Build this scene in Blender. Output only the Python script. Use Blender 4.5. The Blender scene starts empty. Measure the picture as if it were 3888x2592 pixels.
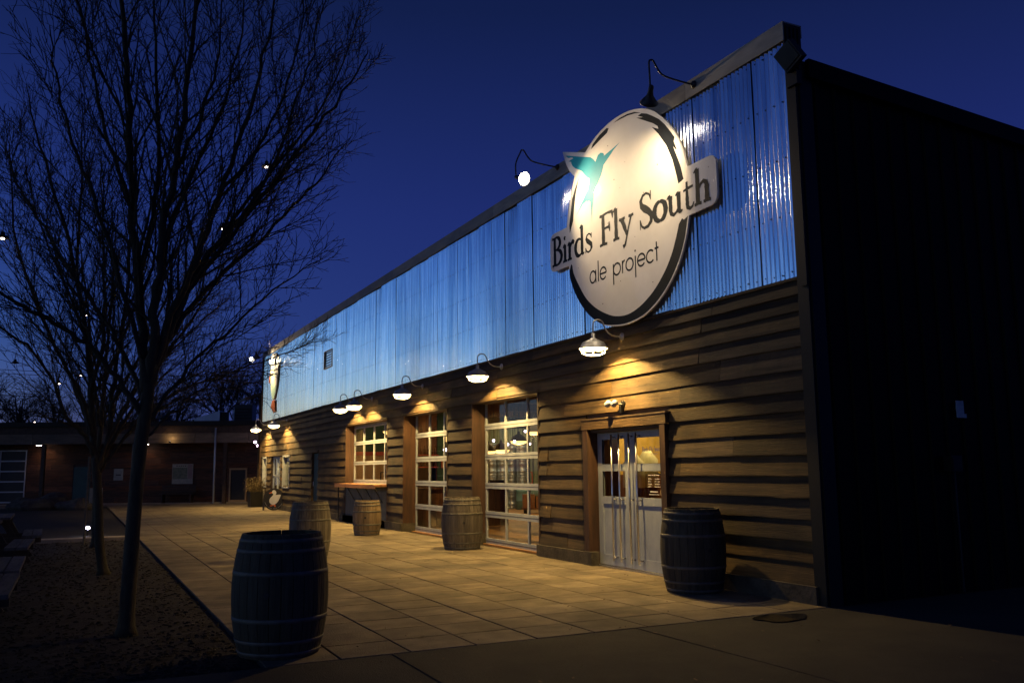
import bpy, math, random
import numpy as np
from mathutils import Vector, Matrix

random.seed(7)
R = math.radians
PI = math.pi
sc = bpy.context.scene
col = sc.collection

# ------------------------------------------------------------ camera
YAW, PITCH, ROLL = R(26.2886), R(8.232), R(-0.5956)
cam = bpy.data.cameras.new('camera')
cam.lens = 36 * 3337.65 / 3888
cam.sensor_width = 36
cam.clip_start = 0.05
cam.clip_end = 2000
co = bpy.data.objects.new('camera', cam)
col.objects.link(co)
fw = Vector((math.sin(YAW) * math.cos(PITCH), math.cos(YAW) * math.cos(PITCH), math.sin(PITCH)))
r0 = Vector((math.cos(YAW), -math.sin(YAW), 0))
u0 = r0.cross(fw)
rr = r0 * math.cos(ROLL) + u0 * math.sin(ROLL)
uu = -r0 * math.sin(ROLL) + u0 * math.cos(ROLL)
co.matrix_world = Matrix(((rr.x, uu.x, -fw.x, 0), (rr.y, uu.y, -fw.y, 0), (rr.z, uu.z, -fw.z, 1.45), (0, 0, 0, 1)))
sc.camera = co

# ------------------------------------------------------------ sky (dusk, the sun is 6 degrees below the western horizon)
SUN_EL, SUN_AZ = -6.0, -80.0
w = bpy.data.worlds.new('World')
sc.world = w
w.use_nodes = True
nt = w.node_tree
bg = nt.nodes['Background']
bg.inputs[1].default_value = 0.1
sky = nt.nodes.new('ShaderNodeTexSky')
sky.sky_type = 'NISHITA'
sky.sun_disc = False
sky.sun_elevation = R(SUN_EL)
sky.sun_rotation = R(SUN_AZ % 360)
tint = nt.nodes.new('ShaderNodeMix'); tint.data_type = 'RGBA'; tint.blend_type = 'MULTIPLY'
tint.inputs[0].default_value = 1
# the glow thins out towards the zenith
fz = nt.nodes.new('ShaderNodeMath'); fz.operation = 'SUBTRACT'; fz.inputs[0].default_value = 1.0; fz.use_clamp = True
pz = nt.nodes.new('ShaderNodeMath'); pz.operation = 'POWER'; pz.inputs[1].default_value = 3.2
sv = nt.nodes.new('ShaderNodeVectorMath'); sv.operation = 'SCALE'
nt.links.new(fz.outputs[0], pz.inputs[0]); nt.links.new(pz.outputs[0], sv.inputs['Scale'])
nt.links.new(sky.outputs[0], sv.inputs[0]); nt.links.new(sv.outputs[0], tint.inputs[6])
# near the horizon the glow is paler, higher up it is a deep blue
tr_ = nt.nodes.new('ShaderNodeValToRGB')
tr_.color_ramp.elements[0].position = 0.02; tr_.color_ramp.elements[0].color = (.42, .62, .82, 1)
tr_.color_ramp.elements[1].position = 0.30; tr_.color_ramp.elements[1].color = (.085, .32, .86, 1)
e_ = tr_.color_ramp.elements.new(.14); e_.color = (.17, .45, .92, 1)
tsc = nt.nodes.new('ShaderNodeVectorMath'); tsc.operation = 'SCALE'; tsc.inputs['Scale'].default_value = 430
nt.links.new(tr_.outputs[0], tsc.inputs[0]); nt.links.new(tsc.outputs[0], tint.inputs[7])
tc = nt.nodes.new('ShaderNodeTexCoord')
sx = nt.nodes.new('ShaderNodeSeparateXYZ')
nt.links.new(tc.outputs['Generated'], sx.inputs[0]); nt.links.new(sx.outputs[2], fz.inputs[1]); nt.links.new(sx.outputs[2], tr_.inputs[0])
ramp = nt.nodes.new('ShaderNodeValToRGB')
nt.links.new(sx.outputs[2], ramp.inputs[0])
stops = [(0.0, (.18, .40, 1.5)), (.10, (.16, .34, 1.95)), (.28, (.12, .23, 1.5)), (.48, (.055, .12, .66)), (1.0, (.008, .016, .07))]
while len(ramp.color_ramp.elements) < len(stops):
    ramp.color_ramp.elements.new(0.5)
for e, (p, c) in zip(ramp.color_ramp.elements, stops):
    e.position = p
    e.color = (*c, 1)
ad = nt.nodes.new('ShaderNodeMix'); ad.data_type = 'RGBA'; ad.blend_type = 'ADD'
ad.inputs[0].default_value = 1
nt.links.new(tint.outputs[2], ad.inputs[6])
nt.links.new(ramp.outputs[0], ad.inputs[7])
nt.links.new(ad.outputs[2], bg.inputs[0])

sc.view_settings.view_transform = 'Standard'
sc.view_settings.look = 'None'
sc.view_settings.exposure = 0
sc.view_settings.gamma = 1
sc.view_settings.use_curve_mapping = False
sc.cycles.max_bounces = 6
sc.cycles.transparent_max_bounces = 12
sc.cycles.sample_clamp_indirect = 40.0

BARN_POWER = 190.0
SIGN_POWER = 360.0
WARM = (1.0, .62, .19)
SIGNW = (1.0, .74, .42)

# ------------------------------------------------------------ materials
MATS = {}
def mat(name, c1, c2=None, rough=.7, metal=0., scale=(4, 4, 4), detail=4, rand=0., bump=0., bscale=None, rough2=None,
        emit=None, coat=0., world=0., knots=False, spec=.5, lo=.35, hi=.65):
    m = bpy.data.materials.new(name); m.use_nodes = True
    t = m.node_tree; p = t.nodes['Principled BSDF']; L = t.links.new; N = t.nodes.new
    p.inputs['Roughness'].default_value = rough
    p.inputs['Metallic'].default_value = metal
    p.inputs['Specular IOR Level'].default_value = spec
    if coat:
        p.inputs['Coat Weight'].default_value = coat; p.inputs['Coat Roughness'].default_value = .012; p.inputs['Coat IOR'].default_value = 1.35
    if emit:
        p.inputs['Base Color'].default_value = (*c1, 1)
        p.inputs['Emission Color'].default_value = (*emit[:3], 1)
        p.inputs['Emission Strength'].default_value = emit[3]
        MATS[name] = m
        return m
    c2 = c2 or c1
    tcn = N('ShaderNodeTexCoord'); oi = N('ShaderNodeObjectInfo')
    mp = N('ShaderNodeVectorMath'); mp.operation = 'MULTIPLY'; mp.inputs[1].default_value = scale
    L(tcn.outputs['Object'], mp.inputs[0])
    of = N('ShaderNodeVectorMath'); of.operation = 'MULTIPLY_ADD'
    cb = N('ShaderNodeCombineXYZ')
    for i in range(3): L(oi.outputs['Random'], cb.inputs[i])
    of.inputs[1].default_value = (37, 53, 71)
    L(cb.outputs[0], of.inputs[0]); L(mp.outputs[0], of.inputs[2])
    nz = N('ShaderNodeTexNoise'); nz.inputs['Scale'].default_value = 1; nz.inputs['Detail'].default_value = detail
    nz.inputs['Roughness'].default_value = .62
    L(of.outputs[0], nz.inputs['Vector'])
    mr = N('ShaderNodeMapRange'); mr.inputs[1].default_value = lo; mr.inputs[2].default_value = hi
    L(nz.outputs[0], mr.inputs[0])
    mx = N('ShaderNodeMix'); mx.data_type = 'RGBA'
    mx.inputs[6].default_value = (*c1, 1); mx.inputs[7].default_value = (*c2, 1)
    L(mr.outputs[0], mx.inputs[0])
    out = mx.outputs[2]
    if rand:
        hs = N('ShaderNodeHueSaturation')
        m2 = N('ShaderNodeMapRange'); m2.inputs[3].default_value = 1 - rand; m2.inputs[4].default_value = 1 + rand
        L(oi.outputs['Random'], m2.inputs[0]); L(m2.outputs[0], hs.inputs['Value'])
        m3 = N('ShaderNodeMapRange'); m3.inputs[3].default_value = 1 + rand * .35; m3.inputs[4].default_value = 1 - rand * .35
        fr = N('ShaderNodeMath'); fr.operation = 'MULTIPLY'; fr.inputs[1].default_value = 17.3
        f2 = N('ShaderNodeMath'); f2.operation = 'FRACT'
        L(oi.outputs['Random'], fr.inputs[0]); L(fr.outputs[0], f2.inputs[0]); L(f2.outputs[0], m3.inputs[0])
        L(m3.outputs[0], hs.inputs['Saturation'])
        L(out, hs.inputs['Color']); out = hs.outputs[0]
    if knots:
        kv = N('ShaderNodeVectorMath'); kv.operation = 'MULTIPLY'; kv.inputs[1].default_value = (0.0, 1.7, 3.9); L(tcn.outputs['Object'], kv.inputs[0])
        vo = N('ShaderNodeTexVoronoi'); vo.inputs['Scale'].default_value = 1.0; L(kv.outputs[0], vo.inputs['Vector'])
        kr = N('ShaderNodeMapRange'); kr.inputs[1].default_value = .035; kr.inputs[2].default_value = .085; kr.inputs[3].default_value = .35; kr.inputs[4].default_value = 1
        L(vo.outputs['Distance'], kr.inputs[0])
        ks = N('ShaderNodeVectorMath'); ks.operation = 'SCALE'; L(out, ks.inputs[0]); L(kr.outputs[0], ks.inputs['Scale']); out = ks.outputs[0]
    if world:
        ge = N('ShaderNodeNewGeometry'); wn = N('ShaderNodeTexNoise'); wn.inputs['Scale'].default_value = world; wn.inputs['Detail'].default_value = 5
        wn.inputs['Roughness'].default_value = .6
        L(ge.outputs['Position'], wn.inputs['Vector'])
        wr = N('ShaderNodeMapRange'); wr.inputs[1].default_value = .34; wr.inputs[2].default_value = .60; wr.inputs[3].default_value = .52; wr.inputs[4].default_value = 1.12
        L(wn.outputs[0], wr.inputs[0])
        wm = N('ShaderNodeVectorMath'); wm.operation = 'SCALE'; L(out, wm.inputs[0]); L(wr.outputs[0], wm.inputs['Scale']); out = wm.outputs[0]
    L(out, p.inputs['Base Color'])
    if rough2 is not None:
        m4 = N('ShaderNodeMapRange'); m4.inputs[1].default_value = .3; m4.inputs[2].default_value = .7
        m4.inputs[3].default_value = rough; m4.inputs[4].default_value = rough2
        L(nz.outputs[0], m4.inputs[0]); L(m4.outputs[0], p.inputs['Roughness'])
    if bump:
        b = N('ShaderNodeBump'); b.inputs['Strength'].default_value = bump; b.inputs['Distance'].default_value = .02
        n2 = N('ShaderNodeTexNoise'); n2.inputs['Scale'].default_value = 1; n2.inputs['Detail'].default_value = 5
        v2 = N('ShaderNodeVectorMath'); v2.operation = 'MULTIPLY'; v2.inputs[1].default_value = bscale or tuple(3 * s for s in scale)
        L(tcn.outputs['Object'], v2.inputs[0]); L(v2.outputs[0], n2.inputs['Vector'])
        L(n2.outputs[0], b.inputs['Height']); L(b.outputs[0], p.inputs['Normal'])
    MATS[name] = m
    return m

M = MATS
mat('siding', (.028, .0175, .0065), (.088, .055, .021), .85, world=1.3, knots=True, scale=(12, .8, 20), rand=.46, bump=.28, bscale=(30, 5, 110), detail=8)
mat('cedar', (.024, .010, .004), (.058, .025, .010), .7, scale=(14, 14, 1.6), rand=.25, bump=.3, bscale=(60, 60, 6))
mat('counter_wood', (.22, .10, .04), (.36, .18, .08), .6, scale=(14, 1.6, 14), bump=.2, bscale=(60, 6, 60))
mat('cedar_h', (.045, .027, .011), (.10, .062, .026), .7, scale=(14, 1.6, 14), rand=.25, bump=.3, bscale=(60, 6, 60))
mat('sheet', (.60, .62, .65), (.93, .94, .95), .12, metal=1., scale=(2, 9, .35), rand=.09, rough2=.24, detail=7, bump=.14, bscale=(1, 9, .30))
mat('coping', (.16, .145, .115), (.28, .255, .20), .5, metal=.2, scale=(2, 1.5, 6), rand=.3, rough2=.65)
mat('dark_metal', (.010, .012, .014), (.022, .024, .026), .45, metal=.4, scale=(3, 3, 3), rand=.1)
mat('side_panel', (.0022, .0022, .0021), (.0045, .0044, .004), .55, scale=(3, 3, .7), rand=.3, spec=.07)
mat('trim_metal', (.006, .006, .005), (.011, .011, .009), .55, metal=.1, scale=(3, 3, 1), spec=.3)
mat('concrete', (.22, .19, .15), (.34, .30, .24), .9, scale=(2.5, 2.5, 2.5), rand=.1, bump=.35, bscale=(40, 40, 40), detail=8)
mat('paver', (.122, .100, .066), (.215, .177, .117), .88, scale=(3, 3, 3), rand=.20, world=.9, bump=.4, bscale=(60, 60, 60), detail=9)
mat('paver_far', (.135, .112, .076), (.21, .175, .12), .88, scale=(3, 3, 3), world=.9, bump=.3, bscale=(40, 40, 40), detail=9)
mat('asphalt', (.012, .0115, .008), (.027, .025, .017), .93, scale=(.9, .9, .9), world=1.4, bump=.6, bscale=(90, 90, 90), detail=9)
mat('mulch', (.004, .003, .0017), (.012, .0095, .0055), .95, scale=(9, 9, 9), bump=.9, bscale=(60, 60, 60), detail=9)
mat('plinth', (.03, .026, .018), (.075, .064, .045), .9, scale=(6, 6, 6), bump=.3, bscale=(30, 30, 30))
mat('puddle', (.010, .009, .006), None, .03, spec=.6)
mat('joint', (.02, .018, .015), (.04, .035, .03), .95)
mat('stave', (.062, .053, .040), (.13, .112, .084), .8, scale=(26, 26, 2.2), rand=.25, bump=.35, bscale=(90, 90, 6), detail=6)
mat('stave_pale', (.12, .085, .047), (.235, .17, .095), .8, scale=(26, 26, 2.2), rand=.22, bump=.35, bscale=(90, 90, 6), detail=6)
mat('stave_unlit', (.026, .023, .013), (.055, .048, .028), .8, scale=(26, 26, 2.2), rand=.25, bump=.35, bscale=(90, 90, 6), detail=6)  # stave colour darkened for barrels whose unlit side faces the camera
mat('hoop', (.075, .075, .065), (.15, .145, .125), .55, metal=.4, scale=(9, 9, 9), rough2=.75)
mat('white_frame', (.27, .31, .37), (.35, .39, .45), .42, scale=(5, 5, 5), rand=.03)
mat('door_paint', (.21, .25, .32), (.27, .31, .38), .55, scale=(9, 9, 3), bump=.05)
mat('steel', (.5, .5, .52), (.6, .6, .62), .28, metal=1., scale=(20, 20, 2))
mat('galv', (.30, .31, .33), (.45, .46, .48), .42, metal=.85, scale=(14, 14, 14), rough2=.55)
mat('apron_paint', (.05, .058, .06), (.09, .10, .105), .7, scale=(3, 3, 1))
mat('black_iron', (.008, .008, .009), (.014, .014, .014), .5, scale=(8, 8, 8))
mat('shade_in', (.50, .48, .44), None, .5)
mat('sign_face', (.72, .68, .61), (.79, .755, .69), .6, scale=(1.5, 1.5, 1.5), coat=.8, detail=8, spec=.2)
mat('sign_edge', (.62, .60, .56), (.7, .68, .64), .5)
mat('navy', (.004, .007, .011), (.008, .012, .018), .7, scale=(3, 3, 3), spec=.15)
mat('teal', (.0, .21, .30), (.005, .30, .40), .6, scale=(1.2, 1.2, 1.2), spec=.2)
mat('speck', (.12, .09, .06), (.2, .15, .1), .7)
mat('bark', (.022, .018, .009), (.05, .041, .022), .85, scale=(22, 22, 6), bump=.5, bscale=(60, 60, 18), detail=6)
mat('needles', (.012, .02, .010), (.03, .045, .022), .8, scale=(3, 3, 3))
mat('bark_far', (.020, .018, .016), (.04, .036, .03), .9, scale=(6, 6, 2))
mat('plank_red', (.026, .011, .005), (.085, .033, .013), .75, scale=(2, 2, 16), rand=.4, bump=.25)
mat('dark_wood', (.030, .018, .010), (.06, .036, .02), .7, scale=(8, 8, 8), rand=.2)
mat('tan_frame', (.28, .19, .09), (.36, .25, .13), .6)
mat('fascia', (.09, .07, .045), (.17, .13, .085), .75, scale=(1.2, 1.2, 8), rand=.2)
mat('green_door', (.006, .045, .05), (.01, .065, .07), .6, scale=(3, 3, 3))
mat('roof', (.03, .03, .033), (.055, .055, .06), .6, scale=(2, 2, 2))
mat('pale_metal', (.40, .46, .52), (.52, .58, .65), .5, metal=.4, scale=(2, 2, .6))
mat('boulder', (.03, .028, .024), (.08, .075, .065), .95, scale=(5, 5, 5), rand=.15, bump=.8, bscale=(14, 14, 14), detail=8)
mat('old_wood', (.07, .065, .055), (.14, .13, .105), .85, scale=(20, 2, 20), rand=.2, bump=.3)
mat('poster', (.20, .22, .20), (.27, .28, .25), .6, scale=(9, 9, 9))
mat('poster_art', (.05, .08, .06), (.14, .16, .12), .6, scale=(11, 11, 11), detail=7)
mat('poster_pink', (.18, .13, .14), (.21, .17, .17), .6)
mat('pot', (.006, .006, .006), (.012, .012, .011), .5)
mat('leaf_litter', (.04, .026, .012), (.10, .065, .03), .8, scale=(9, 9, 9))
mat('dead_leaf', (.06, .045, .018), (.12, .085, .035), .85, rand=.3)
mat('black_board', (.008, .009, .010), (.014, .014, .015), .6)
mat('duck_white', (.52, .55, .58), (.60, .62, .64), .5)
mat('orange', (.50, .13, .03), (.62, .18, .05), .55)
mat('cream', (.62, .60, .42), (.74, .72, .55), .5, scale=(1, 1, 1.5))
mat('pale_green', (.36, .52, .38), (.45, .62, .46), .5)
mat('int_floor', (.26, .13, .045), (.42, .22, .075), .55, scale=(.9, .9, .9), detail=8)
mat('int_wood', (.06, .022, .009), (.16, .06, .02), .6, scale=(9, 9, 1.4), rand=.2)
mat('int_tan', (.30, .19, .085), (.40, .26, .125), .7, scale=(5, 5, 1))
mat('int_green', (.008, .035, .020), (.014, .055, .03), .7, scale=(2, 2, 2))
mat('int_red', (.28, .035, .015), (.35, .05, .02), .6)
mat('int_yellow', (.62, .42, .10), (.8, .55, .16), .7, scale=(3, 3, 3))
mat('int_corr', (.30, .33, .20), (.42, .45, .30), .4, metal=.4, scale=(4, 4, 1))
mat('ceiling', (.03, .02, .013), (.07, .05, .03), .9, scale=(3, 3, 3))
mat('keg', (.50, .56, .62), (.68, .74, .80), .35, metal=.75, scale=(5, 5, 5), rand=.08)
mat('blue_tote', (.16, .34, .40), (.22, .42, .48), .5)
mat('red_paint', (.50, .02, .015), (.6, .04, .025), .45)
mat('rubber', (.01, .01, .01), (.02, .02, .02), .8)
mat('cardboard', (.22, .10, .045), (.3, .15, .07), .8)
mat('bottle_glass', (.05, .02, .006), (.1, .04, .01), .15)
mat('bottle_green', (.10, .22, .03), (.2, .35, .05), .15)
mat('paper', (.30, .33, .36), (.38, .41, .43), .7, scale=(12, 12, 12))
mat('print_white', (.78, .78, .76), None, .6)
mat('iron_cover', (.05, .036, .02), (.10, .07, .035), .35, scale=(6, 6, 6), rough2=.6)
mat('wire', (.01, .01, .01), None, .6)
mat('lamp_hot', (1, 1, 1), emit=(1.0, .80, .45, 26))
mat('cage_glow', (.9, .88, .8), emit=(1.0, .74, .36, .7))  # cage wires emit on their own to look lit by the bulb
mat('sign_hot', (1, 1, 1), emit=(1.0, .92, .84, 60))
mat('bulb_hot', (1, 1, 1), emit=(1.0, .72, .98, 16))
mat('string_hot', (1, 1, 1), emit=(1.0, .78, .66, 14))
mat('blue_hot', (1, 1, 1), emit=(.80, .75, 1.0, 40))
mat('pend_glow', (1, .8, .5), emit=(1.0, .55, .18, 3.2))
mat('door_glow', (.7, .8, 1), emit=(.85, .8, .7, .35))  # faint emission for the strips behind the entry door glass

def glass_mat(name, tintc=(.9, .92, .9), refl=1.0):
    m = bpy.data.materials.new(name); m.use_nodes = True
    t = m.node_tree; t.nodes.remove(t.nodes['Principled BSDF'])
    o = t.nodes['Material Output']; L = t.links.new
    tr = t.nodes.new('ShaderNodeBsdfTransparent'); tr.inputs[0].default_value = (*tintc, 1)
    gl = t.nodes.new('ShaderNodeBsdfGlossy'); gl.inputs['Roughness'].default_value = .02
    gl.inputs[0].default_value = (refl, refl, refl, 1)
    lw = t.nodes.new('ShaderNodeLayerWeight'); lw.inputs[0].default_value = .5
    pw = t.nodes.new('ShaderNodeMath'); pw.operation = 'POWER'; pw.inputs[1].default_value = 5
    fr = t.nodes.new('ShaderNodeMath'); fr.operation = 'MULTIPLY_ADD'; fr.inputs[1].default_value = .85; fr.inputs[2].default_value = .02
    L(lw.outputs['Facing'], pw.inputs[0]); L(pw.outputs[0], fr.inputs[0])
    mx = t.nodes.new('ShaderNodeMixShader')
    L(fr.outputs[0], mx.inputs[0]); L(tr.outputs[0], mx.inputs[1]); L(gl.outputs[0], mx.inputs[2]); L(mx.outputs[0], o.inputs[0])
    MATS[name] = m
glass_mat('glass')

# ------------------------------------------------------------ mesh builder and tagging
class MB:
    def __init__(s): s.v = []; s.f = []; s.smooth = False
    def add(s, vs, fs):
        n = len(s.v); s.v.extend([tuple(map(float, v)) for v in vs]); s.f.extend([tuple(i + n for i in f) for f in fs]); return s
    def box(s, x0, x1, y0, y1, z0, z1):
        x0, x1 = min(x0, x1), max(x0, x1); y0, y1 = min(y0, y1), max(y0, y1); z0, z1 = min(z0, z1), max(z0, z1)
        return s.add([(x0,y0,z0),(x1,y0,z0),(x1,y1,z0),(x0,y1,z0),(x0,y0,z1),(x1,y0,z1),(x1,y1,z1),(x0,y1,z1)],
                     [(0,3,2,1),(4,5,6,7),(0,1,5,4),(1,2,6,5),(2,3,7,6),(3,0,4,7)])
    def obox(s, c, dx, dy, dz, M3):
        vs = []
        for k in (-1, 1):
            for a, b in ((-1, -1), (1, -1), (1, 1), (-1, 1)):
                vs.append(Vector(c) + M3 @ Vector((a * dx / 2, b * dy / 2, k * dz / 2)))
        return s.add(vs, [(0,3,2,1),(4,5,6,7),(0,1,5,4),(1,2,6,5),(2,3,7,6),(3,0,4,7)])
    def tube(s, pts, rad, n=6, cap=True):
        pts = [Vector(p) for p in pts]
        if not hasattr(rad, '__len__'): rad = [rad] * len(pts)
        base = len(s.v); prev = None
        for i, p in enumerate(pts):
            d = (pts[min(i + 1, len(pts) - 1)] - pts[max(i - 1, 0)])
            if d.length < 1e-9: d = Vector((0, 0, 1))
            d.normalize()
            if prev is None:
                a = Vector((0, 0, 1)) if abs(d.z) < .9 else Vector((1, 0, 0))
                u = d.cross(a).normalized()
            else:
                u = (prev - d * prev.dot(d))
                u = u.normalized() if u.length > 1e-6 else d.cross(Vector((0, 0, 1))).normalized()
            prev = u; q = d.cross(u)
            for k in range(n):
                a = 2 * PI * k / n
                s.v.append(tuple(p + (u * math.cos(a) + q * math.sin(a)) * rad[i]))
        for i in range(len(pts) - 1):
            for k in range(n):
                a = base + i * n + k; b = base + i * n + (k + 1) % n
                s.f.append((a, b, b + n, a + n))
        if cap and n > 2:
            s.f.append(tuple(base + k for k in reversed(range(n))))
            s.f.append(tuple(base + (len(pts) - 1) * n + k for k in range(n)))
        return s
    def lathe(s, prof, n=24, c=(0, 0, 0), M3=None, a0=0, a1=2 * PI):
        full = abs(a1 - a0 - 2 * PI) < 1e-6
        base = len(s.v); m = n if full else n + 1
        for r, z in prof:
            for k in range(m):
                a = a0 + (a1 - a0) * k / n
                p = Vector((r * math.cos(a), r * math.sin(a), z))
                if M3: p = M3 @ p
                s.v.append(tuple(p + Vector(c)))
        for i in range(len(prof) - 1):
            for k in range(n):
                a = base + i * m + k; b = base + i * m + (k + 1) % m
                s.f.append((a, b, b + m, a + m))
        return s
    def sphere(s, c, r, n=8, m=6, sq=(1, 1, 1)):
        base = len(s.v)
        for i in range(m + 1):
            t = PI * i / m
            for k in range(n):
                a = 2 * PI * k / n
                s.v.append((c[0] + r * sq[0] * math.sin(t) * math.cos(a), c[1] + r * sq[1] * math.sin(t) * math.sin(a), c[2] + r * sq[2] * math.cos(t)))
        for i in range(m):
            for k in range(n):
                a = base + i * n + k; b = base + i * n + (k + 1) % n
                s.f.append((a, a + n, b + n, b))
        return s
    def mesh(s, name, m):
        me = bpy.data.meshes.new(name); me.from_pydata(s.v, [], s.f)
        if s.smooth: me.polygons.foreach_set('use_smooth', [True] * len(me.polygons))
        me.update()
        if m: me.materials.append(M[m] if isinstance(m, str) else m)
        return me
    def build(s, name, m, parent=None, loc=None, smooth=False):
        s.smooth = smooth or s.smooth
        return link(name, s.mesh(name, m), parent, loc)

def link(name, me, parent=None, loc=None, rot=None):
    o = bpy.data.objects.new(name, me); col.objects.link(o)
    if parent is not None: o.parent = parent
    if loc is not None: o.location = loc
    if rot is not None: o.rotation_euler = rot
    return o
def tag(o, label=None, cat=None, group=None, kind=None):
    if label: o['label'] = label
    if cat: o['category'] = cat
    if group: o['group'] = group
    if kind: o['kind'] = kind
    return o
def empty(name, loc=(0, 0, 0), rz=0, label=None, cat=None, group=None, kind=None):
    o = bpy.data.objects.new(name, None); col.objects.link(o); o.location = loc; o.rotation_euler = (0, 0, rz)
    o.empty_display_size = .1
    return tag(o, label, cat, group, kind)
def copy_tree(o, kids, parent=None):
    c = o.copy(); col.objects.link(c); c.parent = parent
    for ch in kids.get(o.name, ()): copy_tree(ch, kids, c)
    return c
def kidmap(root, allobj=None):
    d = {}
    for x in col.objects:
        if x.parent: d.setdefault(x.parent.name, []).append(x)
    return d
def light(name, kind, power, color, parent=None, loc=(0, 0, 0), size=.05, direction=None, cone=None, blend=.3):
    l = bpy.data.lights.new(name, kind); l.energy = power; l.color = color
    if kind == 'AREA': l.size = size
    else: l.shadow_soft_size = size
    if kind == 'SPOT':
        l.spot_size = cone; l.spot_blend = blend
    o = bpy.data.objects.new(name, l); col.objects.link(o); o.parent = parent; o.location = loc
    if direction is not None:
        o.rotation_euler = Vector(direction).to_track_quat('-Z', 'Y').to_euler()
    return o

# ============================================================ GROUND
gm = MB(); gm.add([(-300, -200, -.06), (400, -200, -.06), (400, 500, -.06), (-300, 500, -.06)], [(0, 1, 2, 3)])
tag(gm.build('ground', 'mulch'), kind='structure')
# asphalt apron in front of the paving, gently undulating
am = MB(); nx, ny = 46, 30
for j in range(ny + 1):
    for i in range(nx + 1):
        x = -8 + 38 * i / nx; y = -6 + 12.985 * j / ny
        z = -.004 + .006 * math.sin(x * 1.3 + y) * math.sin(y * .9) * (1 - (j / ny) ** 4)
        am.v.append((x, y, z))
for j in range(ny):
    for i in range(nx):
        a = j * (nx + 1) + i; am.f.append((a, a + 1, a + nx + 2, a + nx + 1))
tag(am.build('driveway', 'asphalt', smooth=True), kind='structure')
# driveway joints seen faintly running on from the paving
# gravel/mulch bed left of the paving with loose relief
bm_ = MB(); nx, ny = 60, 130
rs = np.random.RandomState(3)
hh = rs.rand(ny + 1, nx + 1) * .022
for j in range(ny + 1):
    for i in range(nx + 1):
        x = -9 + 10.36 * i / nx; y = 6.99 + 33 * (j / ny) ** 1.5
        bm_.v.append((x, y, -.035 + hh[j, i] * (0 if i in (0, nx) else 1)))
for j in range(ny):
    for i in range(nx):
        a = j * (nx + 1) + i; bm_.f.append((a, a + 1, a + nx + 2, a + nx + 1))
tag(bm_.build('mulch_bed', 'mulch'), kind='structure')
# wood chips and gravel bits scattered over the bed
ch = MB()
for k in range(5200):
    y = 7.05 + 15 * random.random() ** 1.6; x = random.uniform(-1.6, 1.33); z = -.018 + random.random() * .012
    a = random.uniform(0, PI); l = random.uniform(.008, .03); b = random.uniform(.004, .012); h = random.uniform(.004, .012)
    dx, dy = math.cos(a) * l, math.sin(a) * l; ex, ey = -math.sin(a) * b, math.cos(a) * b
    ch.add([(x - dx - ex, y - dy - ey, z), (x + dx - ex, y + dy - ey, z), (x + dx + ex, y + dy + ey, z), (x - dx + ex, y - dy + ey, z),
            (x - dx * .7, y - dy * .7, z + h), (x + dx * .7, y + dy * .7, z + h * 1.2)], [(0, 1, 5, 4), (1, 2, 5), (2, 3, 4, 5), (3, 0, 4)])
tag(ch.build('wood_chips', 'mulch'), 'scattered wood chips on the dark planting bed left of the paving', 'wood chips', kind='stuff')
# grass/dirt lawn further out
tag(MB().box(-9, 1.3, 22.4, 43.5, -.05, -.012).build('lawn', 'mulch'), kind='structure')
tag(MB().box(1.362, 12, 38.9, 60, -.05, -.009).build('rear_ground', 'paver_far'), kind='structure')
tag(MB().box(-9, 1.362, 43.5, 60, -.05, .0).build('rear_path', 'paver_far'), kind='structure')

# pale concrete kerb crossing behind the second tree
tag(MB().box(-1.3, 1.35, 21.6, 22.1, -.04, .05).build('kerb', 'concrete'), kind='structure')

# --------- pavers
pave = empty('pavement', (0, 0, 0), kind='structure')
PX, PY, X0P, Y0P = .5775, .530, 1.362, 6.995
MB().box(1.364, 7.2, 7.0, 38.9, -.05, -.012).build('joint_bed', 'joint', pave)
def paver_mesh(w_, l_, m):
    b = MB(); g = .007; c = .004
    x0, x1, y0, y1 = g, w_ - g, g * .75, l_ - g * .75
    b.add([(x0, y0, -.03), (x1, y0, -.03), (x1, y1, -.03), (x0, y1, -.03),
           (x0, y0, -c), (x1, y0, -c), (x1, y1, -c), (x0, y1, -c),
           (x0 + c, y0 + c, 0), (x1 - c, y0 + c, 0), (x1 - c, y1 - c, 0), (x0 + c, y1 - c, 0)],
          [(8, 9, 10, 11), (4, 5, 9, 8), (5, 6, 10, 9), (6, 7, 11, 10), (7, 4, 8, 11), (0, 1, 5, 4), (1, 2, 6, 5), (2, 3, 7, 6), (3, 0, 4, 7)])
    return b.mesh('paver', m)
pm = paver_mesh(PX, PY, 'paver')
far = MB()
for j in range(60):
    for i in range(10):
        x = X0P + i * PX; y = Y0P + j * PY
        if j < 30:
            o = link('paver', pm, pave, (x, y, random.uniform(-.0025, .0015)))
            o.rotation_euler = (random.uniform(-.0025, .0025), random.uniform(-.0025, .0025), random.uniform(-.0012, .0012))
        else:
            z = random.uniform(-.002, .001); far.box(x + .005, x + PX - .005, y + .004, y + PY - .004, -.03, z)
fo = far.build('pavers_far', 'paver_far', pave); fo['kind'] = 'stuff'
# shallow puddle in the driveway by the corner
pb = MB(); pb.v.append((6.20, 6.74, 0.006))
for k in range(40):
    a = 2 * PI * k / 40; r_ = 1 + .09 * math.sin(3 * a + 1) + .06 * math.sin(5 * a)
    pb.v.append((6.20 + .30 * r_ * math.cos(a) + .02 * math.sin(a), 6.74 + .19 * r_ * math.sin(a), 0.006))
for k in range(40): pb.f.append((0, 1 + k, 1 + (k + 1) % 40))
tag(pb.build('puddle', 'puddle'), kind='structure')
cb_ = empty('drain_box', (3.55, 42.6, 0), 0, 'dark slotted drain in the far paving below the notice board', 'drain')
MB().box(-.35, .35, -.1, .1, .0, .012).build('grate', 'black_iron', cb_)

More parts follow.
